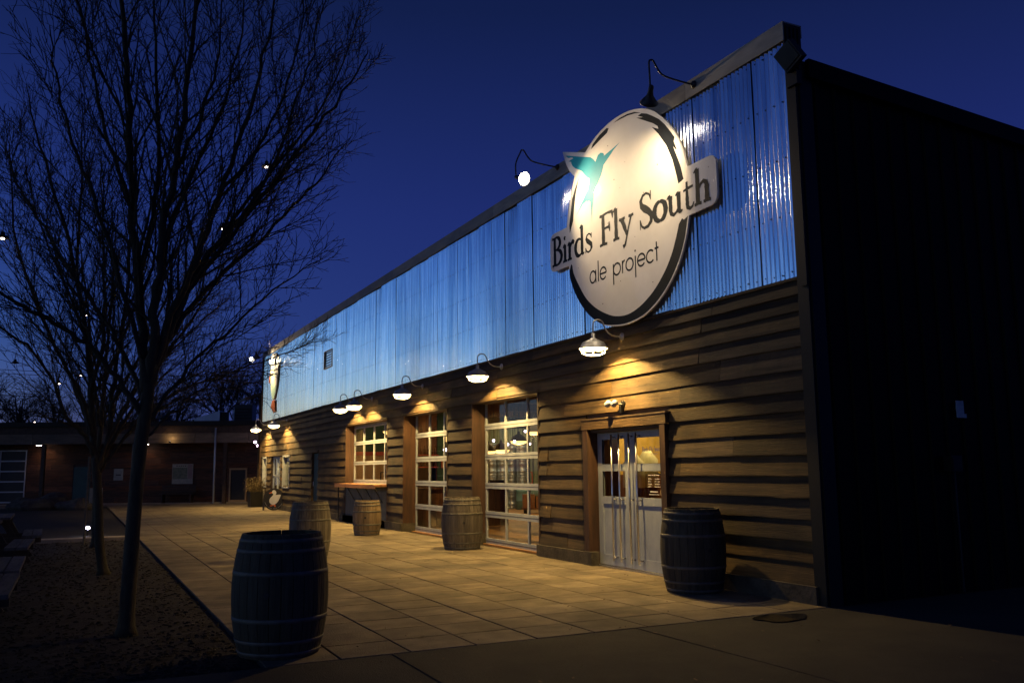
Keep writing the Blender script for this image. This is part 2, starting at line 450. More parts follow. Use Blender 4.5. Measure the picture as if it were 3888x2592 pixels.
# hairline joints running on through the driveway
for (xa, ya, xb, yb) in ((2.35, 6.97, 2.30, 3.0), (4.68, 6.97, 4.72, 2.0)):
    q = MB().tube([(xa, ya, -.001), ((xa + xb) / 2 + .01, (ya + yb) / 2 + .008, -.001), (xb, yb, -.001)], .005, 4)
    tag(q.build('driveway_joint', 'joint'), kind='structure')
# dry leaves and grit on the paving
lf = MB(); rl = random.Random(5)
for k in range(420):
    if k % 3: x = rl.uniform(1.4, 7.0); y = 7.0 + 22 * rl.random() ** 1.4
    else: x = 7.02 - abs(rl.gauss(0, .12)); y = 7.1 + 24 * rl.random()
    if k % 7 == 0: x = rl.uniform(2, 7.5); y = rl.uniform(4.5, 7)
    a = rl.uniform(0, PI); l = rl.uniform(.006, .022) if k % 5 else rl.uniform(.02, .035); u = Vector((math.cos(a) * l, math.sin(a) * l, rl.uniform(0, .006))); v = Vector((-math.sin(a) * l * .45, math.cos(a) * l * .45, rl.uniform(-.002, .004)))
    c = Vector((x, y, .009)); lf.add([c - u, c + v, c + u * 1.1, c - v], [(0, 1, 2, 3)])
tag(lf.build('dry_leaves', 'leaf_litter'), 'dry leaves and grit scattered over the paving', 'leaves', kind='stuff')

# ============================================================ BREWERY BUILDING
FX = 7.137
YN, YF = 7.02, 38.78
bld = empty('brewery_building', (7.3, 7.0, 0), 0, 'long brewery with blue reflecting corrugated metal above rough wooden siding', 'building')
BO = Vector((7.3, 7.0, 0))
def bpart(b, name, m, parent=None, smooth=False):
    """build a mesh given in world coordinates as a child of the building"""
    off = BO
    b.v = [(v[0] - off.x, v[1] - off.y, v[2] - off.z) for v in b.v]
    return b.build(name, m, parent or bld, smooth=smooth)

ROWS = [.195, .43, .66, .885, 1.12, 1.35, 1.585, 1.82, 2.055, 2.28, 2.51, 2.765, 2.97, 3.16, 3.345, 3.525]
OPEN = [(9.69, 11.83, 0, 2.17), (13.39, 16.25, 0, 2.775), (17.55, 20.40, 0, 2.775), (21.60, 25.50, .19, 2.775),
        (28.78, 29.62, 0, 2.06), (33.0, 34.2, .82, 2.05), (34.75, 36.5, 0, 2.05), (37.4, 38.2, .8, 2.05)]
# wall core behind the cladding
bpart(MB().box(7.145, 7.30, YN + .05, 7.178, 0, 6.0), 'wall_core', 'dark_wood')
ys = sorted({7.18, YF} | {a for o in OPEN for a in o[:2]})
for a, b in zip(ys[:-1], ys[1:]):
    mid = (a + b) / 2
    blk = sorted([(o[2], o[3]) for o in OPEN if o[0] < mid < o[1]])
    z = 0.0
    for z0, z1 in blk:
        if z0 > z + .01: bpart(MB().box(7.145, 7.30, a, b, z, z0), 'wall_core', 'dark_wood')
        z = z1
    bpart(MB().box(7.145, 7.30, a, b, z, 6.33), 'wall_core', 'dark_wood')

def subtract(a, b, z0, z1):
    segs = [(a, b)]
    for o in OPEN:
        ov = min(z1, o[3]) - max(z0, o[2])
        if ov > .45 * (z1 - z0):
            ns = []
            for s, e in segs:
                if o[1] <= s or o[0] >= e: ns.append((s, e)); continue
                if s < o[0]: ns.append((s, o[0]))
                if e > o[1]: ns.append((o[1], e))
            segs = ns
    return [s for s in segs if s[1] - s[0] > .04]

def siding_board(y0, y1, z0, z1):
    b = MB(); n = max(2, int((y1 - y0) / .22)); ph = random.random() * 50
    top = z1 + .03; lean = random.uniform(-.004, .004); th = random.uniform(.034, .052)
    kn = [(random.uniform(y0, y1), random.choice([0, 0, random.uniform(-.014, .010)]), random.uniform(.06, .2)) for _ in range(int((y1 - y0) / 1.3) + 1)]
    for i in range(n + 1):
        y = y0 + (y1 - y0) * i / n
        dz = .002 * math.sin(y * 1.3 + ph) + .0010 * math.sin(y * 5.7 + ph * 2) + random.uniform(-.0015, .0015)
        for ky, ka, kw in kn: dz += ka * math.exp(-((y - ky) / kw) ** 2)
        dx = lean + .0012 * math.sin(y * 1.7 + ph)
        zb = z0 + dz - .012
        xb = FX - th + dx
        b.v += [(FX + .004, y, zb + .002), (xb, y, zb), (xb - .0, y, zb + .012), (FX - .008 + dx * .2, y, top), (FX + .006, y, top)]
    for i in range(n):
        a = i * 5
        for k in range(4): b.f.append((a + k, a + k + 1, a + k + 6, a + k + 5))
    b.f.append((0, 1, 2, 3, 4)); b.f.append(tuple(n * 5 + k for k in (4, 3, 2, 1, 0)))
    bpart(b, 'siding_board', 'siding')
for z0, z1 in zip(ROWS[:-1], ROWS[1:]):
    y = YN + .10; cuts = [y]
    y += random.uniform(1.2, 4.6)
    while y < YF - .8:
        cuts.append(y); y += random.choice([2.4, 3.05, 3.66, 3.66, 4.27]) + random.uniform(-.1, .1)
    cuts.append(YF)
    for s, e in zip(cuts[:-1], cuts[1:]):
        for a, b in subtract(s, e, z0, z1):
            siding_board(a + .003, b - .003, z0, z1)
# first thin ledger board under the metal
bpart(MB().box(7.088, 7.135, YN + .1, YF, 3.500, 3.532), 'drip_board', 'siding')
# concrete plinth
for a, b in subtract(YN + .1, YF, 0, .19):
    if a < 21 < b or (20.4 <= a < 21.6): pass
    bpart(MB().box(7.045, 7.144, a + .002, b - .002, -.02, .188), 'plinth', 'plinth')
bpart(MB().box(7.045, 7.144, 21.602, 25.498, -.02, .186), 'plinth', 'plinth')

# ---------- corrugated metal sheets
SW = .5782; NR = 8; amp = .0085; ZB, ZT = 3.535, 6.335
def sheet_mesh():
    b = MB(); seg = NR * 10; nz_ = 7
    for j in range(nz_ + 1):
        z = ZB + (ZT - ZB) * j / nz_
        for i in range(seg + 1):
            y = SW * i / seg + .010 * 0
            x = amp * math.cos(2 * PI * NR * i / seg)
            x += .0018 * math.sin(j * 1.9 + i * .05)
            b.v.append((x, y * .995, z))
    for j in range(nz_):
        for i in range(seg):
            a = j * (seg + 1) + i; b.f.append((a, a + seg + 1, a + seg + 2, a + 1))
    b.smooth = True
    return b.mesh('metal_sheet', 'sheet')
sm = sheet_mesh()
screw = MB()
for k in range(55):
    y = 7.20 + k * SW
    if y > YF - .2: break
    o = link('metal_sheet', sm, bld, (7.126 - 7.3 - (k % 2) * .0035, y - 7.0, random.uniform(-.004, .004)))
    o.rotation_euler = (random.uniform(-.0012, .0012), random.uniform(-.003, .003), random.uniform(-.006, .006))
    for zr_ in (3.60, 4.28, 4.95, 5.62, 6.26):
        for q in (.07, .22, .36, .50):
            yy = y + q + random.uniform(-.006, .006)
            zz = zr_ + random.uniform(-.012, .012)
            screw.lathe([(0, -.006), (.008, -.005), (.010, 0)], 6, (7.114, yy, zz), Matrix.Rotation(-PI / 2, 3, 'Y').to_3x3() @ Matrix.Rotation(PI, 3, 'X'))
so = bpart(screw, 'screws', 'dark_metal'); so['kind'] = 'stuff'
# coping lengths along the parapet
yc = 7.165
k = 0
while yc < YF - .1:
    ye = min(yc + (1.84 if k == 0 else 3.05), YF + .04)
    b = MB().box(7.085, 7.36, yc + .002, ye - .002, 6.535, 6.553)
    b.box(7.078, 7.090, yc + .002, ye - .002, 6.318, 6.553)
    b.box(7.354, 7.366, yc + .002, ye - .002, 6.40, 6.553)
    bpart(b, 'coping', 'coping'); yc = ye; k += 1
# parapet end return with ribs
b = MB().box(7.092, 7.352, 7.169, 7.195, 5.98, 6.53)
for q in range(4): b.box(7.12 + q * .06, 7.145 + q * .06, 7.155, 7.171, 5.98, 6.5)
bpart(b, 'parapet_end', 'trim_metal')
bpart(MB().box(7.302, 7.35, 7.197, YF, 5.6, 6.50), 'parapet_back', 'dark_metal')
# corner trim
b = MB().box(7.078, 7.11, YN - .012, YN + .150, -.02, 6.02); b.box(7.11, 7.29, YN - .03, YN - .012, -.02, 6.0)
bpart(b, 'corner_trim', 'trim_metal')
bpart(MB().box(7.06, 7.078, YN - .012, YN + .07, 3.4, 5.9), 'trim_cap', 'trim_metal')
# rear corner trim, warm brown
bpart(MB().box(7.07, 7.16, YF, YF + .05, 0, 6.33), 'corner_board', 'cedar')

# ---------- side wall (dark ribbed panels), roof edge
def side_panel_mesh(h):
    b = MB(); prof = [(0, 0), (.05, 0), (.062, -.026), (.088, -.026), (.10, 0), (.345, 0), (.357, -.026), (.383, -.026), (.395, 0), (.59, 0)]
    pts = prof
    for x, y in pts: b.v.append((x, y, 0.0))
    for x, y in pts: b.v.append((x, y, h))
    n = len(pts)
    for i in range(n - 1): b.f.append((i, i + 1, i + 1 + n, i + n))
    return b.mesh('wall_panel', 'side_panel')
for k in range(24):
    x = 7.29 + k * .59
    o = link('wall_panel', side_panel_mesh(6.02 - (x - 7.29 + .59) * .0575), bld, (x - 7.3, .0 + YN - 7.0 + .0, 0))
b = MB()
b.add([(7.12, 6.93, 6.03), (21.6, 6.93, 5.20), (21.6, 6.93, 5.42), (7.12, 6.93, 6.25), (7.12, 6.99, 6.03), (21.6, 6.99, 5.20), (21.6, 6.99, 5.42), (7.12, 6.99, 6.25)],
      [(0, 1, 2, 3), (7, 6, 5, 4), (0, 4, 5, 1), (3, 2, 6, 7), (0, 3, 7, 4), (1, 5, 6, 2)])
b.v = [(v[0] + .09, v[1], v[2] - .235) for v in b.v]
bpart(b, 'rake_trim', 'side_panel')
b = MB(); b.add([(7.35, 6.98, 6.02), (21.9, 6.98, 5.2), (21.9, YF, 5.2), (7.35, YF, 6.02), (7.35, 6.98, 5.9), (21.9, 6.98, 5.08), (21.9, YF, 5.08), (7.35, YF, 5.9)],
    [(0, 1, 2, 3), (7, 6, 5, 4), (0, 4, 5, 1), (2, 6, 7, 3), (1, 5, 6, 2), (0, 3, 7, 4)])
bpart(b, 'roof', 'roof')
bpart(MB().box(7.31, 21.7, YN + .03, YN + .2, -.02, 5.2), 'side_wall', 'dark_wood')
bpart(MB().box(7.145, 21.7, YF - .2, YF - .002, -.02, 5.05), 'end_wall', 'dark_wood')
bpart(MB().box(21.5, 21.7, YN + .2, YF - .2, -.02, 5.1), 'rear_wall', 'dark_wood')

# ---------- linings of the openings
def lining(o, depth, sill=False):
    y0, y1, z0, z1 = o; xf, xb = 7.10, 7.137 + depth
    z0 = max(z0, 0.0)
    lo_ = .19 if z0 < .1 else z0
    bpart(MB().box(xf, xb, y1 - .035, y1 + .004, lo_, z1 - .002), 'jamb', 'cedar')
    bpart(MB().box(xf, xb, y0 - .004, y0 + .035, lo_, z1 - .002), 'jamb', 'cedar')
    bpart(MB().box(xf, xb, y0 + .035, y1 - .035, z1 - .035, z1 - .001), 'header', 'cedar_h')
    bpart(MB().box(xf - .02, xf + .03, y0 - .03, y1 + .03, z1 + .0, z1 + .022), 'flashing', 'cedar_h')
    if z0 < .1:
        bpart(MB().box(7.06, xb - .03, y1 - .055, y1 + .003, -.02, .19), 'jamb_base', 'plinth')
        bpart(MB().box(7.06, xb - .03, y0 - .003, y0 + .05, -.02, .19), 'jamb_base', 'plinth')
lining(OPEN[1], .30); lining(OPEN[2], .34); lining(OPEN[3], .26)

def glazed_door(name, y0, y1, cols, rails, zb, zt, X, label=None):
    """sectional glazed door: horizontal rails (centre, height), stiles and panes"""
    d = empty(name, (X - BO.x, (y0 + y1) / 2 - BO.y, zb), 0, label); d.parent = bld
    O2 = Vector((X, (y0 + y1) / 2, zb))
    def dp(b, n, m):
        b.v = [(v[0] - O2.x, v[1] - O2.y, v[2] - O2.z) for v in b.v]; return b.build(n, m, d)
    for zc, h in rails:
        dp(MB().box(X - .022, X + .022, y0, y1, zc - h / 2, zc + h / 2 - .0), 'rail', 'white_frame')
        if h > .09: dp(MB().box(X - .026, X - .0215, y0, y1, zc - .004, zc + .004), 'section_joint', 'dark_metal')
    for i in range(cols + 1):
        y = y0 + (y1 - y0) * i / cols; hw = .03
        y = min(max(y, y0 + hw), y1 - hw)
        for (za, ha), (zb2, hb) in zip(rails[:-1], rails[1:]):
            dp(MB().box(X - .018, X + .018, y - hw * .85, y + hw * .85, za + ha / 2, zb2 - hb / 2), 'stile', 'white_frame')
    for i in range(cols):
        ya = y0 + (y1 - y0) * i / cols + .02; yb = y0 + (y1 - y0) * (i + 1) / cols - .02
        for (za, ha), (zb2, hb) in zip(rails[:-1], rails[1:]):
            dp(MB().box(X + .003, X + .007, ya, yb, za + ha / 2 - .005, zb2 - hb / 2 + .005), 'pane', 'glass')
    return d
glazed_door('roll_up_door', 13.43, 16.21, 3, [(.055, .11), (.57, .115), (1.125, .115), (1.69, .115), (2.285, .115), (2.80, .05)], 0, 2.8, 7.40, 'widest glazed roll-up door with kegs behind it')
glazed_door('roll_up_door', 17.59, 20.36, 3, [(.06, .12), (.585, .115), (1.135, .115), (1.695, .115), (2.265, .115), (2.80, .05)], 0, 2.8, 7.43, 'glazed roll-up door with green wall and bulb behind it')
glazed_door('window_door', 21.64, 25.46, 4, [(1.14, .11), (1.655, .10), (2.225, .10), (2.70, .10)], 1.08, 2.75, 7.37, 'half-height glazed shutter above the wooden counter')

# ---------- counter shelf under the third opening
cs = empty('counter_shelf', (7.137 - BO.x, 23.55 - BO.y, 1.0)); cs.parent = bld
def csp(b, n, m):
    b.v = [(v[0] - 7.137, v[1] - 23.55, v[2] - 1.0) for v in b.v]; return b.build(n, m, cs)
csp(MB().box(6.80, 7.36, 21.62, 25.45, 1.03, 1.085), 'counter_top', 'counter_wood')
csp(MB().box(6.785, 6.80, 21.62, 25.47, .985, 1.085), 'counter_edge', 'counter_wood')
for y in (21.95, 22.75, 23.6, 24.45):
    csp(MB().tube([(7.10, y, .62), (6.86, y, 1.02)], .014, 6), 'bracket', 'dark_metal')
csp(MB().tube([(6.86, 25.3, 0), (6.86, 25.3, 1.03)], .02, 8), 'post', 'black_iron')
# corrugated apron below
b = MB(); seg = 200
for j, z in enumerate((.19, 1.03)):
    for i in range(seg + 1): b.v.append((7.12 + .008 * math.cos(i * 2 * PI / 5), 21.62 + 3.86 * i / seg, z))
for i in range(seg): b.f.append((i, i + seg + 1, i + seg + 2, i + 1))
bpart(b, 'apron_sheet', 'apron_paint', smooth=True)
bpart(MB().box(7.137, 7.36, 21.62, 25.48, .19, 1.0), 'apron_core', 'dark_wood')

# ---------- double door at right
OY = OPEN[0]
bpart(MB().box(7.045, 7.105, 11.69, 11.83, .19, 2.03), 'door_trim', 'cedar')
bpart(MB().box(7.045, 7.105, 9.69, 9.81, .0, 2.03), 'door_trim', 'cedar')
bpart(MB().box(7.04, 7.108, 9.66, 11.86, 2.032, 2.17), 'door_trim', 'cedar_h')
bpart(MB().box(7.03, 7.13, 9.64, 11.88, 2.172, 2.195), 'drip_cap', 'cedar_h')
bpart(MB().box(7.106, 7.30, 11.71, 11.826, 0, 2.03), 'jamb', 'cedar')
bpart(MB().box(7.106, 7.30, 9.694, 9.80, 0, 2.03), 'jamb', 'cedar')
bpart(MB().box(7.109, 7.30, 9.80, 11.71, 1.985, 2.032), 'header', 'cedar_h')
bpart(MB().box(7.02, 7.16, 11.60, 11.83, -.01, .20), 'jamb_base', 'plinth')
bpart(MB().box(7.15, 7.34, 9.80, 11.71, -.01, .012), 'threshold', 'steel')
def leaf(y0, y1, bars, label):
    X = 7.235
    d = empty('door_leaf', (X - BO.x, y0 - BO.y, 0), 0, label); d.parent = bld
    def dp(b, n, m, smooth=False):
        b.v = [(v[0] - X, v[1] - y0, v[2]) for v in b.v]; return b.build(n, m, d, smooth=smooth)
    st = .125
    b = MB()
    b.box(X, X + .045, y0, y0 + st, .02, 1.98); b.box(X, X + .045, y1 - st, y1, .02, 1.98)
    for z0, z1 in ((.02, .17), (.915, 1.025), (1.40, 1.505), (1.875, 1.98)):
        b.box(X + .0005, X + .0445, y0 + st, y1 - st, z0, z1)
    dp(b, 'leaf_frame', 'door_paint')
    dp(MB().box(X + .018, X + .03, y0 + st, y1 - st, .17, .915), 'lower_panel', 'door_paint')
    b = MB()
    for z0, z1 in ((1.025, 1.40), (1.505, 1.875)):
        b.box(X + .004, X + .014, y0 + st, y0 + st + .012, z0, z1); b.box(X + .004, X + .014, y1 - st - .012, y1 - st, z0, z1)
    dp(b, 'glazing_bead', 'dark_metal')
    for z0, z1 in ((1.02, 1.405), (1.50, 1.88)):
        dp(MB().box(X + .020, X + .024, y0 + st - .005, y1 - st + .005, z0, z1), 'pane', 'glass')
    for yb in bars:
        dp(MB().tube([(X - .07, yb, .10), (X - .07, yb, 1.94)], .0135, 10), 'pull_bar', 'steel', True)
        for z in (.15, .99, 1.90):
            dp(MB().tube([(X - .07, yb, z), (X + .002, yb, z)], .011, 8), 'standoff', 'steel', True)
    return d
lf1 = leaf(10.825, 11.70, (11.20, 11.0), 'left leaf of the grey double door')
lf2 = leaf(9.81, 10.815, (10.74, 10.55), 'right leaf of the grey double door')

# ---------- small stroke font for signs ---------------------------------------
def circ(cx, cy, rx, ry, a0, a1, n=14):
    return [(cx + rx * math.cos(R(a0 + (a1 - a0) * i / n)), cy + ry * math.sin(R(a0 + (a1 - a0) * i / n))) for i in range(n + 1)]
def ribbon(pts, ws, t0, t1, u, v):
    """flat stroke of varying width, thickness t0..t1; u,v map to sign plane"""
    n = len(pts); L_, R_ = [], []
    for i, (x, y) in enumerate(pts):
        ax, ay = pts[max(i - 1, 0)]; bx, by = pts[min(i + 1, n - 1)]
        dx, dy = bx - ax, by - ay; l = math.hypot(dx, dy) or 1; w_ = ws[i] / 2
        L_.append((x - dy / l * w_, y + dx / l * w_)); R_.append((x + dy / l * w_, y - dx / l * w_))
    return L_, R_
def serif_letter(c):
    """strokes in units where x-height = 1; each stroke: (points, widths)"""
    T, t = .24, .085
    S = []
    def line(x0, y0, x1, y1, a=T, b=None): S.append(([(x0, y0), ((x0 + x1) / 2, (y0 + y1) / 2), (x1, y1)], [a, (a + (b or a)) / 2 * .93, b or a]))
    def ser(x, y, w_=.42, k=.11): S.append(([(x - w_ / 2, y), (x, y + (.03 if y < .5 else -.03)), (x + w_ / 2, y)], [k, k * 1.1, k]))
    def arc(pts, f): S.append((pts, [f(i / (len(pts) - 1)) for i in range(len(pts))]))
    bow = lambda u: t + (T - t) * math.sin(PI * u) ** 1.3
    if c == 'B':
        line(.24, 0, .24, 1.66); ser(.2, .04, .46); ser(.2, 1.62, .46)
        arc(circ(.34, 1.27, .45, .37, 90, -90), bow); arc(circ(.36, .46, .58, .44, 90, -90), bow); return S, 1.08
    if c == 'i': line(.2, 0, .2, .98); ser(.2, .04); S.append(([(.0, .84), (.1, .93), (.22, 1.0)], [.05, .13, .13])); S.append((circ(.2, 1.36, .05, .05, 0, 330, 8), [.12] * 9)); return S, .46
    if c == 'r':
        line(.2, 0, .2, .98); ser(.2, .04); S.append(([(.0, .84), (.1, .93), (.22, 1.0)], [.05, .13, .13]))
        S.append(([(.27, .66), (.38, .88), (.52, .98), (.66, .88)], [.08, .14, .2, .17])); return S, .70
    if c == 'd':
        line(.70, 0.02, .70, 1.62); S.append(([(.5, 1.5), (.6, 1.57), (.72, 1.64)], [.05, .13, .13])); S.append(([(.68, .08), (.80, .05), (.92, .1)], [.14, .12, .05]))
        arc(circ(.42, .48, .34, .46, 60, 310, 16), lambda u: t + (T - t) * math.sin(PI * u) ** 1.2); return S, .96
    if c == 's':
        arc([(.60, .80), (.52, .93), (.36, .99), (.2, .92), (.15, .76), (.25, .62), (.42, .50), (.58, .38), (.61, .2), (.50, .05), (.32, .0), (.16, .08), (.08, .24)],
            lambda u: .07 + .16 * math.exp(-((u - .5) / .22) ** 2)); S.append(([(.615, .99), (.60, .72)], [.05, .06])); S.append(([(.07, .0), (.08, .28)], [.05, .06])); return S, .74
    if c == 'F':
        line(.26, 0, .26, 1.64); ser(.26, .04, .56); ser(.2, 1.6, .4)
        S.append(([(.26, 1.6), (.6, 1.63), (.92, 1.60)], [.1, .1, .13])); S.append(([(.92, 1.66), (.97, 1.45), (.98, 1.24)], [.14, .11, .04]))
        S.append(([(.3, .86), (.5, .88), (.72, .88)], [.09, .09, .1])); S.append(([(.73, 1.12), (.72, .88), (.76, .62)], [.05, .12, .05])); return S, 1.02
    if c == 'l': line(.2, 0, .2, 1.62); ser(.2, .04, .44); S.append(([(.0, 1.5), (.1, 1.57), (.22, 1.64)], [.05, .13, .13])); return S, .48
    if c == 'y':
        S.append(([(.14, .95), (.34, .45), (.5, .02)], [.24, .2, .13])); S.append(([(.82, .95), (.62, .42), (.46, -.08), (.34, -.42), (.2, -.5)], [.11, .1, .1, .13, .2]))
        ser(.16, .95, .42); ser(.80, .95, .34); return S, .94
    if c == 'S':
        arc([(.84, 1.32), (.76, 1.54), (.54, 1.66), (.3, 1.60), (.15, 1.38), (.2, 1.12), (.42, .93), (.68, .74), (.88, .50), (.84, .2), (.62, .02), (.36, .0), (.18, .12), (.08, .40)],
            lambda u: .08 + .22 * math.exp(-((u - .5) / .24) ** 2)); S.append(([(.86, 1.70), (.85, 1.24)], [.06, .05])); S.append(([(.07, -.02), (.08, .46)], [.05, .06])); return S, 1.0
    if c == 'o':
        arc(circ(.46, .49, .38, .46, -90, 90), lambda u: t + .03 + (T - t) * math.sin(PI * u)); arc(circ(.46, .49, .38, .46, 90, 270), lambda u: t + .03 + (T - t) * math.sin(PI * u)); return S, .94
    if c == 'u':
        line(.22, .95, .22, .3); arc([(.22, .34), (.26, .12), (.42, .02), (.58, .10), (.70, .26)], lambda u: T * (1 - u) + .07 * u)
        line(.76, .98, .76, .05); S.append(([(.0, .86), (.1, .93), (.24, .97)], [.05, .12, .12])); S.append(([(.56, .86), (.66, .93), (.78, .97)], [.05, .12, .12])); S.append(([(.74, .08), (.86, .05), (.98, .1)], [.14, .12, .05])); return S, 1.02
    if c == 't':
        line(.26, 1.28, .26, .25, .12, .22); arc([(.26, .32), (.28, .1), (.42, .0), (.58, .06), (.66, .24)], lambda u: .22 * (1 - u) + .06 * u)
        S.append(([(.04, .90), (.3, .95), (.64, .98)], [.08, .11, .1])); return S, .70
    if c == 'h':
        line(.2, 0, .2, 1.62); ser(.2, .04, .42); S.append(([(.0, 1.5), (.1, 1.57), (.22, 1.64)], [.05, .13, .13]))
        arc([(.26, .66), (.38, .88), (.56, .97), (.70, .88), (.74, .66)], lambda u: .07 + .15 * u); line(.74, .72, .74, 0); ser(.74, .04, .42); return S, 1.0
    return S, .5
def sans_letter(c):
    k = .115; S = []
    def ring(cx, cy, rx, ry, a0=0, a1=360, n=22): S.append((circ(cx, cy, rx, ry, a0, a1, n), [k] * (n + 1)))
    def ln(*p): S.append((list(p), [k] * len(p)))
    if c == 'a': ring(.46, .5, .40, .46); ln((.88, .0), (.88, .98)); return S, 1.12
    if c == 'l': ln((.12, 0), (.12, 1.62)); return S, .30
    if c == 'e': ring(.48, .5, .42, .46, -38, 0 + 180 - 180 + 0, 2) if False else None; S.append((circ(.48, .5, .42, .46, 0, 322, 20), [k] * 21)); ln((.06, .5), (.90, .5)); return S, 1.0
    if c == 'p': ring(.56, .5, .42, .46); ln((.13, -.66), (.13, .98)); return S, 1.10
    if c == 'r': ln((.13, 0), (.13, .98)); S.append(([(.14, .70), (.24, .88), (.42, .97)], [k] * 3)); return S, .48
    if c == 'o': ring(.48, .5, .42, .46); return S, 1.02
    if c == 'j': ln((.14, -.66), (.14, .98)); S.append(([(.14, 1.30), (.14, 1.44)], [.14, .14])); return S, .32
    if c == 'c': S.append((circ(.48, .5, .42, .46, 42, 318, 20), [k] * 21)); return S, .94
    if c == 't': ln((.22, 0), (.22, 1.42)); ln((.02, .95), (.44, .95)); return S, .44
    return S, .4
def put_text(text, fn, x0, x1, z0, zscale, toXYZ, depth, parent, m, name='letter', rough=0.0, space=.42, halfw=1.0):
    """letters laid from x0 to x1 in sign coordinates; one mesh per letter, each stroke 0.4 mm prouder than the last"""
    tot = sum(fn(c)[1] if c != ' ' else space for c in text)
    k = (x1 - x0) / tot; x = x0
    for c in text:
        if c == ' ': x += space * k; continue
        S, wd = fn(c); b = MB(); dl = depth
        for pts, ws in S:
            # resample for a slightly worn outline
            P = [(x + px * k, z0 + py * zscale) for px, py in pts]
            W = [w_ * (k + zscale) / 2 * halfw for w_ in ws]
            if rough and len(P) < 5:
                P2, W2 = [], []
                for i in range(len(P) - 1):
                    for s in range(4):
                        t = s / 4; P2.append((P[i][0] * (1 - t) + P[i + 1][0] * t, P[i][1] * (1 - t) + P[i + 1][1] * t)); W2.append(W[i] * (1 - t) + W[i + 1] * t)
                P2.append(P[-1]); W2.append(W[-1]); P, W = P2, W2
            W = [w_ * (1 + rough * random.uniform(-1, 1)) for w_ in W]
            L_, R_ = ribbon(P, W, 0, 0, 0, 0); dl += .0004
            n = len(P); base = len(b.v)
            for q in L_ + R_: b.v.append(toXYZ(q[0], q[1], dl))
            for i in range(n - 1): b.f.append((base + i, base + n + i, base + n + i + 1, base + i + 1))
        b.build(name, m, parent); x += wd * k

# ============================================================ THE BIG SIGN
SX = 7.02
sg = empty('brewery_sign', (SX, 10.5, 5.0), 0, 'big cream oval sign reading Birds Fly South ale project with teal hummingbird', 'sign')
def S3(u, z, d=0.0): return (-d, -u, z - 5.0)        # sign-plane (u to the right, z up, d = proud of the face)
def smooth_poly(pts, n=6):
    out = []; N_ = len(pts)
    for i in range(N_ - 1):
        p0 = pts[max(i - 1, 0)]; p1 = pts[i]; p2 = pts[i + 1]; p3 = pts[min(i + 2, N_ - 1)]
        for s in range(n):
            t = s / n
            out.append(tuple(.5 * (2 * p1[k] + (-p0[k] + p2[k]) * t + (2 * p0[k] - 5 * p1[k] + 4 * p2[k] - p3[k]) * t * t + (-p0[k] + 3 * p1[k] - 3 * p2[k] + p3[k]) * t ** 3) for k in (0, 1)))
    out.append(pts[-1]); return out
def plate(outline, d0, d1, name, m, parent, me=None, conv=S3):
    """extruded flat plate from a 2-D outline (may be concave), front face triangulated by Blender's tessellator"""
    from mathutils.geometry import tessellate_polygon
    n = len(outline)
    tris = tessellate_polygon([[Vector((p[0], p[1], 0)) for p in outline]])
    b = MB(); b.v = [conv(p[0], p[1], d1) for p in outline] + [conv(p[0], p[1], d0) for p in outline]
    for t in tris:
        a, bb, c = t
        p, q, r_ = outline[a], outline[bb], outline[c]
        ar = (q[0] - p[0]) * (r_[1] - p[1]) - (q[1] - p[1]) * (r_[0] - p[0])
        if ar < 0: a, c = c, a
        b.f.append((a, bb, c)); b.f.append((c + n, bb + n, a + n))
    ar = sum(outline[i][0] * outline[(i + 1) % n][1] - outline[(i + 1) % n][0] * outline[i][1] for i in range(n))
    for i in range(n):
        j = (i + 1) % n
        b.f.append((i, i + n, j + n, j) if ar > 0 else (j, j + n, i + n, i))
    return b.build(name, m, parent)
up = smooth_poly([(-1.01, 6.42), (-.68, 6.57), (-.27, 6.65), (.11, 6.65), (.39, 6.60), (.65, 6.51), (.86, 6.39), (1.0, 6.27), (1.18, 6.09), (1.35, 5.86), (1.47, 5.62), (1.55, 5.36)])
rb = [(2.00, 5.36), (2.06, 5.345), (2.11, 5.30), (2.13, 5.24), (2.13, 4.84), (2.115, 4.775), (2.07, 4.73), (2.01, 4.71)]
low = smooth_poly([(1.55, 4.70), (1.47, 4.44), (1.32, 4.15), (1.08, 3.88), (.76, 3.66), (.42, 3.535), (.04, 3.49), (-.28, 3.51), (-.60, 3.58), (-.92, 3.74), (-1.22, 4.01), (-1.45, 4.33), (-1.60, 4.70)])
lb = [(-2.06, 4.70), (-2.14, 4.715), (-2.19, 4.76), (-2.21, 4.83), (-2.21, 5.22), (-2.19, 5.29), (-2.14, 5.335), (-2.06, 5.35)]
lu = smooth_poly([(-1.64, 5.35), (-1.59, 5.58), (-1.50, 5.83), (-1.36, 6.13)], 4)
wing = smooth_poly([(-1.36, 6.13), (-1.52, 6.28), (-1.64, 6.46), (-1.73, 6.67)], 4)
outline = lu[:-1] + wing + [(-1.01, 6.42)]
outline = up[:-1] + [(1.55, 5.36)] + rb + low + lb + lu[:-1] + wing
outline = outline[::-1]
panel = plate(outline, -.028, 0, 'sign_panel', 'sign_face', sg)
b = MB()
for u, z in ((-1.2, 5.9), (.9, 5.9), (-1.1, 4.3), (1.0, 4.3), (0, 6.3)):
    p = S3(u, z, -.03); b.tube([p, (p[0] + .09, p[1], p[2])], .02, 6)
b.build('standoff', 'dark_metal', sg)
